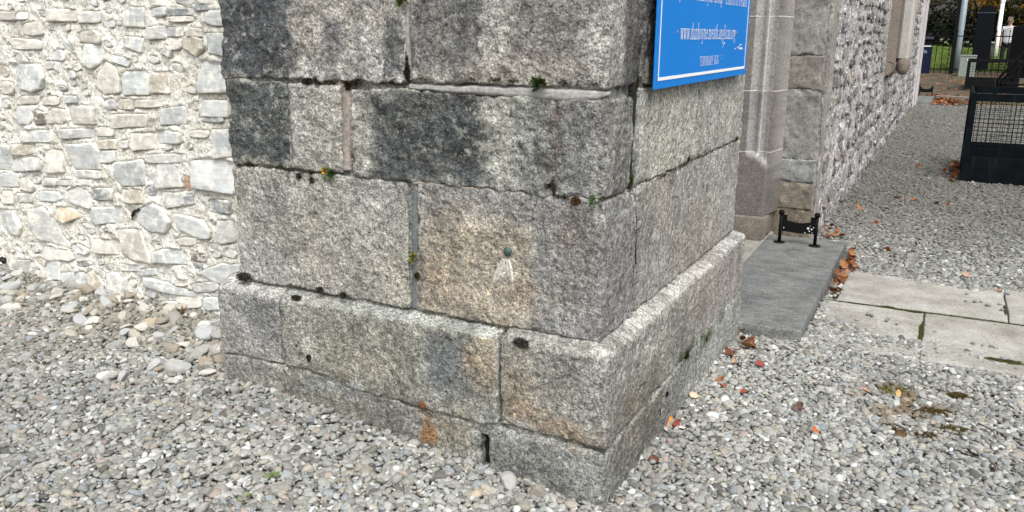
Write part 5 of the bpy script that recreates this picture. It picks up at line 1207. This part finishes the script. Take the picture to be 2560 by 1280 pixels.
creep([(1018, 140), (1020, 200)], 500, .004, DM, 'dark moss line down the top vertical joint'); creep([(1380, 440), (1386, 488), (1470, 506), (1530, 490)], 800, .004, DM, 'mossy line round the corner joint'); creep([(590, 412), (660, 414), (730, 424), (860, 442)], 700, .003, DM, 'thin dark moss along the left middle joint')
creep([(1640, 448), (1730, 402), (1848, 346)], 700, .003, DM, 'thin olive moss along the right face joint', 'R'); creep([(620, 694), (780, 722), (1000, 766), (1300, 828)], 900, .003, DM, 'broken dark moss line along the back of the plinth ledge')
GR = [(.045, .09, .025), (.07, .12, .035), (.03, .065, .02)]; YL = [(.55, .33, .04), (.40, .28, .05), (.10, .15, .03)]
tuft(onY(1348, 212, FY-.005), (0, -1, .2), 130, .034, GR, 'round green fern tuft in the upper joint', lw=.5)
tuft(onY(1485, 506, FY-.004), (0, -1, .1), 34, .034, [(.10, .18, .06), (.07, .14, .045)], 'bright green seedling in the joint near the corner', lw=.55)
tuft(onY(832, 434, FY-.004), (0, -1, .1), 60, .028, GR, 'green tuft with yellow leaves beside it in the middle joint', lw=.5); tuft(onY(817, 430, FY-.006), (0, -1, .3), 36, .026, YL, 'yellow-leaved tuft in the middle joint', lw=.6)
tuft(onY(1035, 644, FY-.002), (0, -1, .3), 70, .028, [(.16, .17, .03), (.08, .10, .02), (.24, .20, .04)], 'yellow-green tuft in the lower vertical joint', lw=.45)
tuft(onY(1008, 2, FY-.003), (0, -1, -.2), 80, .030, [(.06, .10, .02), (.12, .13, .03)], 'green tuft at the very top of the buttress joint', lw=.45)
tuft(onY(1410, 490, FY-.003), (0, -1, .2), 14, .016, GR, 'tiny green sprout left of the corner seedling', lw=.5)
p = onZ(683, 1218, .03); tuft((p[0], p[1], .06), (0, 0, 1), 14, .040, [(.20, .27, .10), (.15, .22, .07)], 'pale green seedling in the gravel at the lower left', lw=.5)
p = onZ(610, 1270, .03); tuft((p[0], p[1], .06), (0, 0, 1), 10, .032, [(.22, .29, .12)], 'pale green sprout at the bottom edge of the gravel', lw=.5)

# ================================================================== steel guard cage over the sunken steps
NAVY = NT('dark_blue_paint')
c = NAVY.mix(1.0, (.004, .0065, .0085), NAVY.ramp(NAVY.noise(7, 4), [(.3, .7), (.7, 1.4)]), 'MULTIPLY')
stv = NAVY.n('ShaderNodeMapping', None, Vector=NAVY.P(), Scale=(13, 13, 1.5)).outputs[0]
c = NAVY.mix(NAVY.ramp(NAVY.n('ShaderNodeTexNoise', None, Scale=1.0, Detail=3, Vector=stv).outputs[0], [(.6, 0.0), (.72, .22)]), c, (.045, .05, .055))
NAVY = NAVY.out(c, .8, spec=.06)
def local(mb, name, mat, t, shade=False):
    o = mb.build(name, mat, t, shade, loc=tuple(t.location)); o.location = (0, 0, 0); return o
def guard(x0, x1, y0, y1, z0, h, sk, label, pitch=.046, post=.058, top=.085, mat=None, wire=.0028):
    mat = mat or NAVY
    t = empty('guard_cage', ((x0+x1)/2, (y0+y1)/2, z0)); tag(t, label, 'cage')
    for x, y in ((x0, y0), (x1-post, y0), (x0, y1-post), (x1-post, y1-post)):
        local(MB().box(x, y, z0-.05, x+post, y+post, z0+h, .004), 'post', mat, t)
    for (a, b, c_, d) in ((x0+post, y0, x1-post, y0+post*.6), (x0+post, y1-post*.6, x1-post, y1)):
        local(MB().box(a+.001, b+.003, z0+h-top, c_-.001, d, z0+h-.003, .003), 'top_rail', mat, t); local(MB().box(a+.001, b+.006, z0-.05, c_-.001, d-.012, z0+sk, .003), 'skirt', mat, t)
    for x in (x0, x1-post*.6):
        local(MB().box(x+.003, y0+post+.001, z0+h-top, x+post*.6, y1-post-.001, z0+h-.003, .003), 'top_rail', mat, t); local(MB().box(x+.006, y0+post+.001, z0-.05, x+post*.5, y1-post-.001, z0+sk, .003), 'skirt', mat, t)
    def panel(p0, p1):
        mb = MB(); p0 = np.array(p0); p1 = np.array(p1); Ln = np.linalg.norm(p1-p0); n = int(Ln/pitch)
        for k in range(1, n):
            q_ = p0+(p1-p0)*k/n; mb.tube([(q_[0], q_[1], z0+sk-.01), (q_[0], q_[1], z0+h-top+.01)], wire, 4, False)
        for k in range(1, int((h-top-sk)/pitch)):
            z = z0+sk+k*pitch; off = np.array((0, .004, 0)) if abs(p1[0]-p0[0]) > .1 else np.array((.004, 0, 0))
            mb.tube([np.append(p0, z)+off, np.append(p1, z)+off], wire, 4, False)
        local(mb, 'wire_mesh', mat, t)
    panel((x0+post, y0+.02), (x1-post, y0+.02)); panel((x0+post, y1-.02), (x1-post, y1-.02)); panel((x0+.02, y0+post), (x0+.02, y1-post)); panel((x1-.02, y0+post), (x1-.02, y1-post))
    return t
gc = guard(1.042, 2.60, 8.01, 9.60, 0, .965, .285, 'dark blue steel guard cage with wire mesh sides on the gravel')
PITC = m_speckled('pit_concrete', (.22, .215, .19), .25, 25)
local(MB().box(1.09, 8.05, -.03, 2.55, 9.55, .012), 'pit_dark_floor', m_plain('pit_dark', (.02, .022, .025), .9), gc)  # black sheet stands in for the shaded depth of the stair pit
local(MB().prism([(1.62, .015), (2.1, .42), (2.54, .42), (2.54, .015)], 1, 8.7, 9.1), 'stair_wall', PITC, gc)
gx0 = onY(2412, 218, 24.5); gtop = onY(2420, 150, 24.5); gx1 = onY(2546, 215, 24.5)
g2 = guard(gx0[0], gx1[0], 24.5, 26.5, gx0[2], gtop[2]-gx0[2], .20, 'distant black mesh guard cage before the railings', .075, .07, .06, BLK, .003)
# handrails of the steps
hr = empty('handrail', tuple(onY(2495, 225, 11.0))); tag(hr, 'black tubular handrail sloping down behind the blue guard cage', 'handrail')
def path(pts, Y, r_): return MB().tube([onY(x, y, Y) for x, y in pts], r_, 10)
local(path([(2640, 85), (2560, 132), (2500, 192), (2494, 203), (2494, 226)], 11.0, .020), 'upper_rail', BLK, hr, True)
local(path([(2640, 107), (2560, 155), (2508, 198), (2503, 206), (2503, 224)], 11.0, .018), 'lower_rail', BLK, hr, True)
local(path([(2487, 198), (2486, 245)], 11.0, .022), 'post', BLK, hr, True)
local(path([(2487, 212), (2640, 211)], 11.05, .014), 'cross_rail', BLK, hr, True); local(path([(2494, 225), (2640, 226)], 11.05, .016), 'cross_rail', BLK, hr, True); local(path([(2536, 232), (2600, 205)], 11.1, .014), 'brace', BLK, hr, True)

# ================================================================== beyond the yard
bp0, bp1 = onY(2534, 66, 30.6), onY(2526, 200, 30.6)
t = empty('black_hoarding', (bp0[0]+1.2, 30.7, bp1[2])); tag(t, 'large black panel standing at the right before the railings', 'panel')
local(MB().box(bp0[0], 30.6, float(zg(np.array([3.]), np.array([30.6]))[0])-.05, bp0[0]+2.6, 30.75, bp0[2], .02), 'sheet', m_plain('black_sheet', (.004, .004, .005), .9, spec=.1), t)
local(MB().tube([(bp0[0]+.1, 30.55, .2), (bp0[0]+1.4, 30.55, 1.7)], .03, 8), 'brace', BLK, t)

RY = 32.0
ral = empty('iron_railing', (1.5, RY, .25)); tag(ral, 'black iron railings with spiked tops along the yard', 'railing')
zt = onY(2340, 90, RY)[2]; tip = onY(2340, 73, RY)[2]
for k in range(46):
    x = -2.9+k*.2
    mb = MB(); mb.tube([(x, RY, .22), (x, RY, tip-.10)], .014, 6).tube([(x, RY, tip-.10), (x, RY, tip-.06), (x, RY, tip)], [.014, .024, .002], 6); local(mb, 'picket', BLK, ral)
for z in (zt, .42): local(MB().box(-3, RY-.022, z-.018, 6.2, RY+.022, z+.018), 'rail', BLK, ral)
for px in (2384,):
    p = onY(px, 120, RY); local(MB().box(p[0]-.06, RY-.06, .15, p[0]+.06, RY+.06, 3.4, .01), 'gate_post', BLK, ral)
p0, p1 = onY(2411, 0, 32.6), onY(2392, 150, 32.6)
lp = empty('lamp_post', (p1[0], 32.6, .27)); tag(lp, 'grey galvanised lamp post behind the railings', 'lamp post')
GALV = m_plain('galvanised_steel', (.27, .33, .36), .5, .3, .15, 8)
local(MB().tube([(p1[0], 32.6, .2), (p1[0], 32.6, 1.2), (p1[0]+.005, 32.6, 6.0)], [.115, .112, .085], 16), 'column', GALV, lp, True)
local(MB().tube([(p1[0], 32.6, 5.9), (p1[0], 32.2, 6.25), (p1[0], 31.6, 6.35)], [.04, .035, .035], 8), 'arm', GALV, lp, True); local(MB().box(p1[0]-.12, 31.1, 6.28, p1[0]+.12, 31.65, 6.42, .03), 'lamp_head', GALV, lp)
a, b = onY(2440, 22, 33.2), onY(2488, 190, 33.2)
t = empty('gate_pier', ((a[0]+b[0])/2, 33.4, .3)); tag(t, 'tall plain black square pier behind the railings', 'pier')
DKP = m_plain('black_pier', (.0045, .006, .009), .8, 0, .2, 6, .1)
xa_, xb_ = onY(2441, 60, 33.2)[0], onY(2486, 60, 33.2)[0]; zt_ = onY(2460, 33, 33.2)[2]
local(MB().box(xa_, 33.2, .2, xb_, 33.8, zt_, .01), 'shaft', DKP, t); local(MB().prism([(xa_-.02, 33.18), (xb_+.02, 33.18), (xb_+.02, 33.82), (xa_-.02, 33.82)], 2, zt_+.002, zt_+.03), 'cap_edge', m_plain('pier_cap', (.05, .07, .09), .5), t)
local(MB()._add([(xa_-.0, 33.2, zt_+.032), (xb_, 33.2, zt_+.032), (xb_, 33.8, zt_+.032), (xa_, 33.8, zt_+.032), ((xa_+xb_)/2, 33.5, zt_+.28)], [], [(0, 1, 4), (1, 2, 4), (2, 3, 4), (3, 0, 4)]) or MB().prism([(xa_, zt_+.032), (xb_, zt_+.032), (xb_-.1, zt_+.25), (xa_+.1, zt_+.25)], 1, 33.22, 33.78), 'cap', DKP, t)
# litter bin
a, b = onY(2283, 92, 31.4), onY(2328, 188, 31.4)
t = empty('litter_bin', ((a[0]+b[0])/2, 31.6, b[2])); tag(t, 'navy blue public litter bin by the end of the side wall', 'bin')
BINM = m_plain('bin_plastic', (.004, .008, .030), .6, 0, .1, spec=.2); BINL = m_plain('bin_lid', (.015, .022, .04), .5)
xa_, xb_, z0_, z1_ = a[0], onY(2328, 140, 31.4)[0], b[2]-.1, a[2]
local(MB().box(xa_, 31.4, z0_, xb_, 31.9, z1_-.26, .02), 'body', BINM, t); local(MB().box(xa_+.03, 31.45, z1_-.262, xb_-.03, 31.88, z1_-.10), 'opening', BLK, t); local(MB().box(xa_-.01, 31.39, z1_-.10, xb_+.01, 31.91, z1_, .03), 'lid', BINL, t)
local(MB().box(xa_+.02, 31.397, z1_-.33, xb_-.03, 31.402, z1_-.30), 'white_band', WPT, t)
cu = bpy.data.curves.new('lettering', 'FONT'); cu.body = 'LITTER'; cu.size = .13; cu.align_x = 'CENTER'; cu.offset = .003
ob = bpy.data.objects.new('lettering', cu); COL.objects.link(ob); dg = bpy.context.evaluated_depsgraph_get(); dg.update()
me = bpy.data.meshes.new_from_object(ob.evaluated_get(dg)); bpy.data.objects.remove(ob); me.materials.clear(); me.materials.append(m_plain('faded_print', (.30, .32, .36), .7)); me.name = 'lettering'
o = add('lettering', me, None, t); o.rotation_euler = (math.pi/2, 0, 0); o.location = (0, 31.393-31.6, z1_-.55-b[2]); o.scale = (.72, 1, 1)
# utility cabinet
a, b = onY(2399, 139, 30.8), onY(2438, 193, 30.8)
t = empty('utility_cabinet', ((a[0]+b[0])/2, 31.0, b[2])); tag(t, 'small pale grey-green utility cabinet before the railings', 'cabinet')
CAB = m_plain('cabinet_paint', (.22, .26, .235), .6, 0, .06, 5)
xa_ = onY(2398, 165, 30.8)[0]; xb_ = onY(2439, 165, 30.8)[0]
local(MB().box(xa_, 30.8, b[2]-.1, xb_, 31.15, a[2]-.02, .01), 'body', CAB, t); local(MB().box(xa_-.015, 30.785, a[2]-.02, xb_+.015, 31.16, a[2]+.02, .008), 'lid', CAB, t)
local(MB().box(xa_+.22, 30.793, a[2]-.16, xa_+.34, 30.799, a[2]-.10), 'warning_label', WPT, t)
# white flag pole, kerb line in the yard, bollard
p0, p1 = onY(2508, 3, 40.), onY(2490, 124, 40.)
t = empty('white_pole', tuple(p1)); tag(t, 'plain white pole standing on the lawn', 'pole'); zt_ = p0[2]
local(MB().tube([(p1[0], 40, p1[2]-.4), (p1[0], 40, p1[2]+.3), (p1[0], 40, zt_)], [.095, .09, .075], 14), 'shaft', m_plain('white_gloss', (.80, .81, .80), .4, 0, .05), t, True); local(MB().lathe([(.085, -.05), (.09, 0), (.08, .05), (0, .06)], (p1[0], 40, zt_), 14), 'cap', m_plain('white_gloss_cap', (.8, .81, .8), .4), t, True)
p0 = onY(2476, 125, 38.)
t = empty('bollard', tuple(p0)); tag(t, 'short dark bollard with a pale band on the lawn', 'bollard'); local(MB().tube([(p0[0], 38, p0[2]-.5), (p0[0], 38, p0[2]+.26)], .09, 12), 'shaft', m_plain('bollard_dark', (.04, .035, .025), .8), t, True); local(MB().tube([(p0[0], 38, p0[2]+.262), (p0[0], 38, p0[2]+.32)], .13, 12), 'cap', m_plain('bollard_cap', (.38, .36, .28), .7), t, True)
KRB = m_speckled('kerb_stone', (.16, .145, .12), .3, 12)
kb = tag(empty('kerb'), 'low mossy stone kerb between gravel and yard', kind='structure')
x = .46
while x < 9:
    w = random.uniform(.7, 1.1); local(MB().box(x, 21.15+.03*random.random(), -.05, x+w-.02, 21.45, .13, .012), 'kerb_stone', KRB, kb); x += w
x = .46
while x < 9:
    w = random.uniform(.7, 1.1); local(MB().box(x, 19.9, -.06, x+w-.02, 20.1, .035, .012), 'kerb_stone', KRB, kb); x += w
# mossy verge between the kerbs
V, F = [], []; Cc = []
for k in range(2600):
    x = random.uniform(.62, 5.5); y = random.uniform(20.12, 21.13); i = len(V); hgt = random.uniform(.015, .05); a = random.uniform(0, 3.1); dx, dy = .03*math.cos(a), .03*math.sin(a); z = float(0)
    V += [(x-dx, y-dy, z-.01), (x+dx, y+dy, z-.01), (x+random.gauss(0, .02), y, z+hgt)]; F.append((i, i+1, i+2)); Cc += [np.array(random.choice([(.10, .11, .03), (.14, .11, .04), (.08, .09, .02), (.12, .08, .03)]))]*3
tag(add('mossy_verge', mesh_from('mossy_verge', np.array(V), [F], np.array(Cc), False), LEAFM), 'strip of brownish moss and grass beyond the gravel', 'verge', kind='stuff')
# grass blades on the lawn edge
n = 16000; gx_ = rng.uniform(-3, 8, n); gy_ = 33.1+rng.random(n)**1.6*11; gz_ = zg(gx_, gy_); a = rng.uniform(0, 6.28, n); hgt = rng.uniform(.04, .12, n)
V = np.stack([np.stack([gx_-.03*np.cos(a), gy_-.03*np.sin(a), gz_], 1), np.stack([gx_+.03*np.cos(a), gy_+.03*np.sin(a), gz_], 1), np.stack([gx_+rng.normal(0, .03, n), gy_, gz_+hgt], 1)], 1).reshape(-1, 3)
cl = np.repeat(np.array((.075, .115, .022))*rng.uniform(.6, 1.4, (n, 1)), 3, 0)
tag(add('grass', mesh_from('grass', V, [np.arange(3*n).reshape(-1, 3)], cl, False), LEAFM), 'short bright green grass beyond the railings', 'grass', kind='stuff')

# ------------------------------------------------------------------ trees
BARK = m_speckled('tree_bark', (.05, .042, .032), .4, 12)
m = NT('tree_leaf'); FOL = m.out(m.attr(), .8, spec=.06)
def leafcloud(name, centres, radii, n, size, pal, seed):
    r_ = np.random.default_rng(seed); centres = np.array(centres); k = r_.integers(0, len(centres), n)
    d = r_.normal(size=(n, 3)); d /= np.linalg.norm(d, axis=1)[:, None]; P = centres[k]+d*(np.array(radii)[k]*r_.random(n)**.45)[:, None]*np.array((1, 1, .72))
    a = r_.normal(size=(n, 3)); a /= np.linalg.norm(a, axis=1)[:, None]; b = np.cross(a, r_.normal(size=(n, 3))); b /= np.linalg.norm(b, axis=1)[:, None]
    s_ = size*r_.uniform(.6, 1.3, n)[:, None]
    V = np.stack([P-a*s_, P+b*s_*.55, P+a*s_, P-b*s_*.55], 1).reshape(-1, 3)
    pal = np.array(pal); ck = pal[r_.integers(0, len(pal), len(centres))][k]; c_ = (.6*ck+.4*pal[r_.integers(0, len(pal), n)])*r_.uniform(.7, 1.35, (n, 1))
    return mesh_from(name, V, [np.arange(4*n).reshape(-1, 4)], np.repeat(c_, 4, 0), False)
def tree(x, y, h, spread, label, pal, seed, n=5200, low=.28):
    r_ = random.Random(seed); z = float(zg(np.array([x]), np.array([y]))[0]); t = empty('tree', (x, y, z)); tag(t, label, 'tree', 'trees beyond the lawn')
    mb = MB(); mb.tube([(x, y, z-.2), (x+.05, y, z+h*.2), (x-.1, y, z+h*.45), (x+.1, y, z+h*.8)], [.26, .2, .15, .05], 10); cs, rs = [], []
    for k in range(22):
        a = r_.uniform(0, 6.28); q_ = r_.uniform(.25, 1)*spread; zz = z+h*(low+(1-low)*r_.random()); f = 1-.55*abs((zz-z)/h-.5)*1.3; e = (x+q_*f*math.cos(a), y+q_*f*math.sin(a), zz); cs.append(e); rs.append(r_.uniform(.6, 1.15)*spread*.34)
        s0 = z+h*r_.uniform(.2, .6)
        if k < 12: mb.tube([(x, y, min(s0, zz)), ((x+e[0])/2, (y+e[1])/2, (min(s0, zz)+zz)/2+.2), e], [.07, .045, .015], 6)
    local(mb, 'trunk', BARK, t, True); o = add('crown', leafcloud('crown', np.array(cs)-np.array((x, y, z)), rs, n, .13, pal, seed), FOL, t); return t
AU = [(.20, .11, .02), (.13, .09, .018), (.06, .06, .012), (.03, .04, .01), (.25, .13, .03)]; DG = [(.018, .03, .008), (.03, .045, .011), (.04, .05, .012), (.09, .08, .02)]
tree(-1.2, 49, 8.5, 4.0, 'autumn gold tree seen just right of the church wall', AU, 1, low=.12); tree(2.2, 52, 9, 4.2, 'dark green tree behind the grey lamp post', DG+AU[:1], 2, low=.14); tree(5.2, 50, 9, 4.2, 'golden brown tree behind the white pole', AU+DG[:2], 3, low=.12); tree(9.0, 53, 9, 4.5, 'dark tree at the right edge behind the black panel', DG, 4, low=.14)
r5 = np.random.default_rng(77); cs = [(x, 48.5+r5.normal(0, .4), z) for x in np.arange(-10, 18, .7) for z in (1.3, 1.9, 2.5)]+[(x, 62+r5.normal(0, .5), z) for x in np.arange(-14, 24, 1.2) for z in (2.5, 3.7, 4.9, 6.2)]
hd = add('hedge', leafcloud('hedge', cs, [.62]*120+[1.2]*(len(cs)-120), 26000, .12, [(.006, .009, .004), (.010, .014, .005), (.014, .016, .006)], 78), FOL); tag(hd, 'dark dense hedge under the trees at the back of the lawn', 'hedge')

# ------------------------------------------------------------------ the person on the lawn
def skin(name, joints, bones, mat, parent=None, sub=2):
    me = bpy.data.meshes.new(name); me.from_pydata([j[0] for j in joints], bones, []); me.materials.append(mat)
    o = bpy.data.objects.new(name, me); COL.objects.link(o)
    if parent is not None: o.parent = parent
    md = o.modifiers.new('skin', 'SKIN'); md.use_smooth_shade = True
    for i, j in enumerate(joints):
        r_ = j[1]; me.skin_vertices[0].data[i].radius = r_ if hasattr(r_, '__len__') else (r_, r_)
    me.skin_vertices[0].data[0].use_root = True
    s_ = o.modifiers.new('sub', 'SUBSURF'); s_.levels = sub; s_.render_levels = sub
    return o
PY = 36.0; hp = onY(2527, 52, PY)
pz = hp[2]-1.74
man = empty('person', (hp[0], PY, pz)); tag(man, 'person in a white T-shirt, dark trousers and sunglasses standing beyond the railings', 'person')
SKN = m_plain('skin', (.42, .26, .19), .6, 0, .06); SHIRT = m_plain('white_cotton', (.50, .51, .55), .9, 0, .05, 12); TRS = m_plain('dark_trousers', (.018, .018, .022), .9); HAIR = m_plain('grey_hair', (.14, .11, .09), .9, 0, .3)
def arm(s): return [((s*.185, 0, 1.40), .052), ((s*.235, .02, 1.14), .042), ((s*.22, -.06, .92), .032), ((s*.215, -.09, .83), (.036, .02))]
J_ = [((0, 0, .98), .12), ((0, 0, 1.22), .13), ((0, 0, 1.42), .085), ((0, 0, 1.51), .05), ((0, -.005, 1.58), .075), ((0, -.01, 1.66), .088), ((0, 0, 1.715), .05)]
B_ = [(0, 1), (1, 2), (2, 3), (3, 4), (4, 5), (5, 6)]
for s in (-1, 1):
    b0 = len(J_); J_ += arm(s); B_ += [(2, b0), (b0, b0+1), (b0+1, b0+2), (b0+2, b0+3)]
    for k, (dx, L_) in enumerate(((-.028, .06), (-.010, .085), (.008, .09), (.026, .08))):
        i = len(J_); J_ += [((s*.215+dx*.6, -.10+dx, .79), .010), ((s*.215+dx*.6, -.115+dx, .79-L_), .008)]; B_ += [(b0+3, i), (i, i+1)]
    i = len(J_); J_ += [((s*.205, -.14, .82), .011), ((s*.2, -.165, .775), .009)]; B_ += [(b0+3, i), (i, i+1)]
    i = len(J_); J_ += [((s*.10, 0, .88), .085), ((s*.115, -.01, .5), .058), ((s*.12, .03, .09), .04), ((s*.125, -.12, .04), .035)]; B_ += [(0, i), (i, i+1), (i+1, i+2), (i+2, i+3)]
skin('body', J_, B_, SKN, man)
skin('shirt', [((0, 0, 1.18), (.20, .15)), ((0, 0, .95), (.205, .155)), ((0, 0, .74), (.21, .16)), ((0, 0, 1.36), (.175, .12)), ((0, 0, 1.46), (.09, .075)), ((.19, 0, 1.40), .078), ((.235, .01, 1.20), .070), ((-.19, 0, 1.40), .078), ((-.235, .01, 1.20), .070)], [(0, 1), (1, 2), (0, 3), (3, 4), (3, 5), (5, 6), (3, 7), (7, 8)], SHIRT, man)
skin('trousers', [((0, 0, .95), (.165, .12)), ((.095, 0, .82), .105), ((.115, -.01, .48), .08), ((.12, .03, .08), .065), ((-.095, 0, .82), .105), ((-.115, -.01, .48), .08), ((-.12, .03, .08), .065)], [(0, 1), (1, 2), (2, 3), (0, 4), (4, 5), (5, 6)], TRS, man)
skin('hair', [((0, .03, 1.70), .085), ((0, .06, 1.63), .07), ((0, -.04, 1.735), .055)], [(0, 1), (0, 2)], HAIR, man)
mb = MB(); mb.box(-.075, -.118, 1.632, -.01, -.104, 1.668, .006).box(.01, -.118, 1.632, .075, -.104, 1.668, .006).box(-.011, -.114, 1.652, .011, -.108, 1.660); add('sunglasses', mb.mesh('sunglasses'), BLK, man)
mb = MB(); mb.box(-.03, -.108, 1.565, .03, -.090, 1.578, .004); add('mouth', mb.mesh('mouth'), m_plain('lips', (.30, .13, .10), .6), man)
for s in (-1, 1):
    mb = MB(); mb.tube([(s*.092, .0, 1.60), (s*.098, .005, 1.64), (s*.093, .0, 1.67)], [.008, .016, .008], 8); add('ear', mb.mesh('ear', shade=True), SKN, man)
    mb = MB(); mb.box(s*.125-.045, -.20, 0, s*.125+.045, .07, .085, .02); add('shoe', mb.mesh('shoe'), BLK, man)
mb = MB(); mb._add([(-.014, -.098, 1.60), (.014, -.098, 1.60), (0, -.125, 1.605), (0, -.10, 1.655)], (), [(0, 2, 3), (2, 1, 3), (0, 1, 2)]); add('nose', mb.mesh('nose'), SKN, man)
man.rotation_euler.z = math.radians(-8)
# the ground rises here so that the feet rest on it
mz = float(zg(np.array([hp[0]]), np.array([PY]))[0]); man.location.z = mz+.01
man.scale = (1, 1, 1)
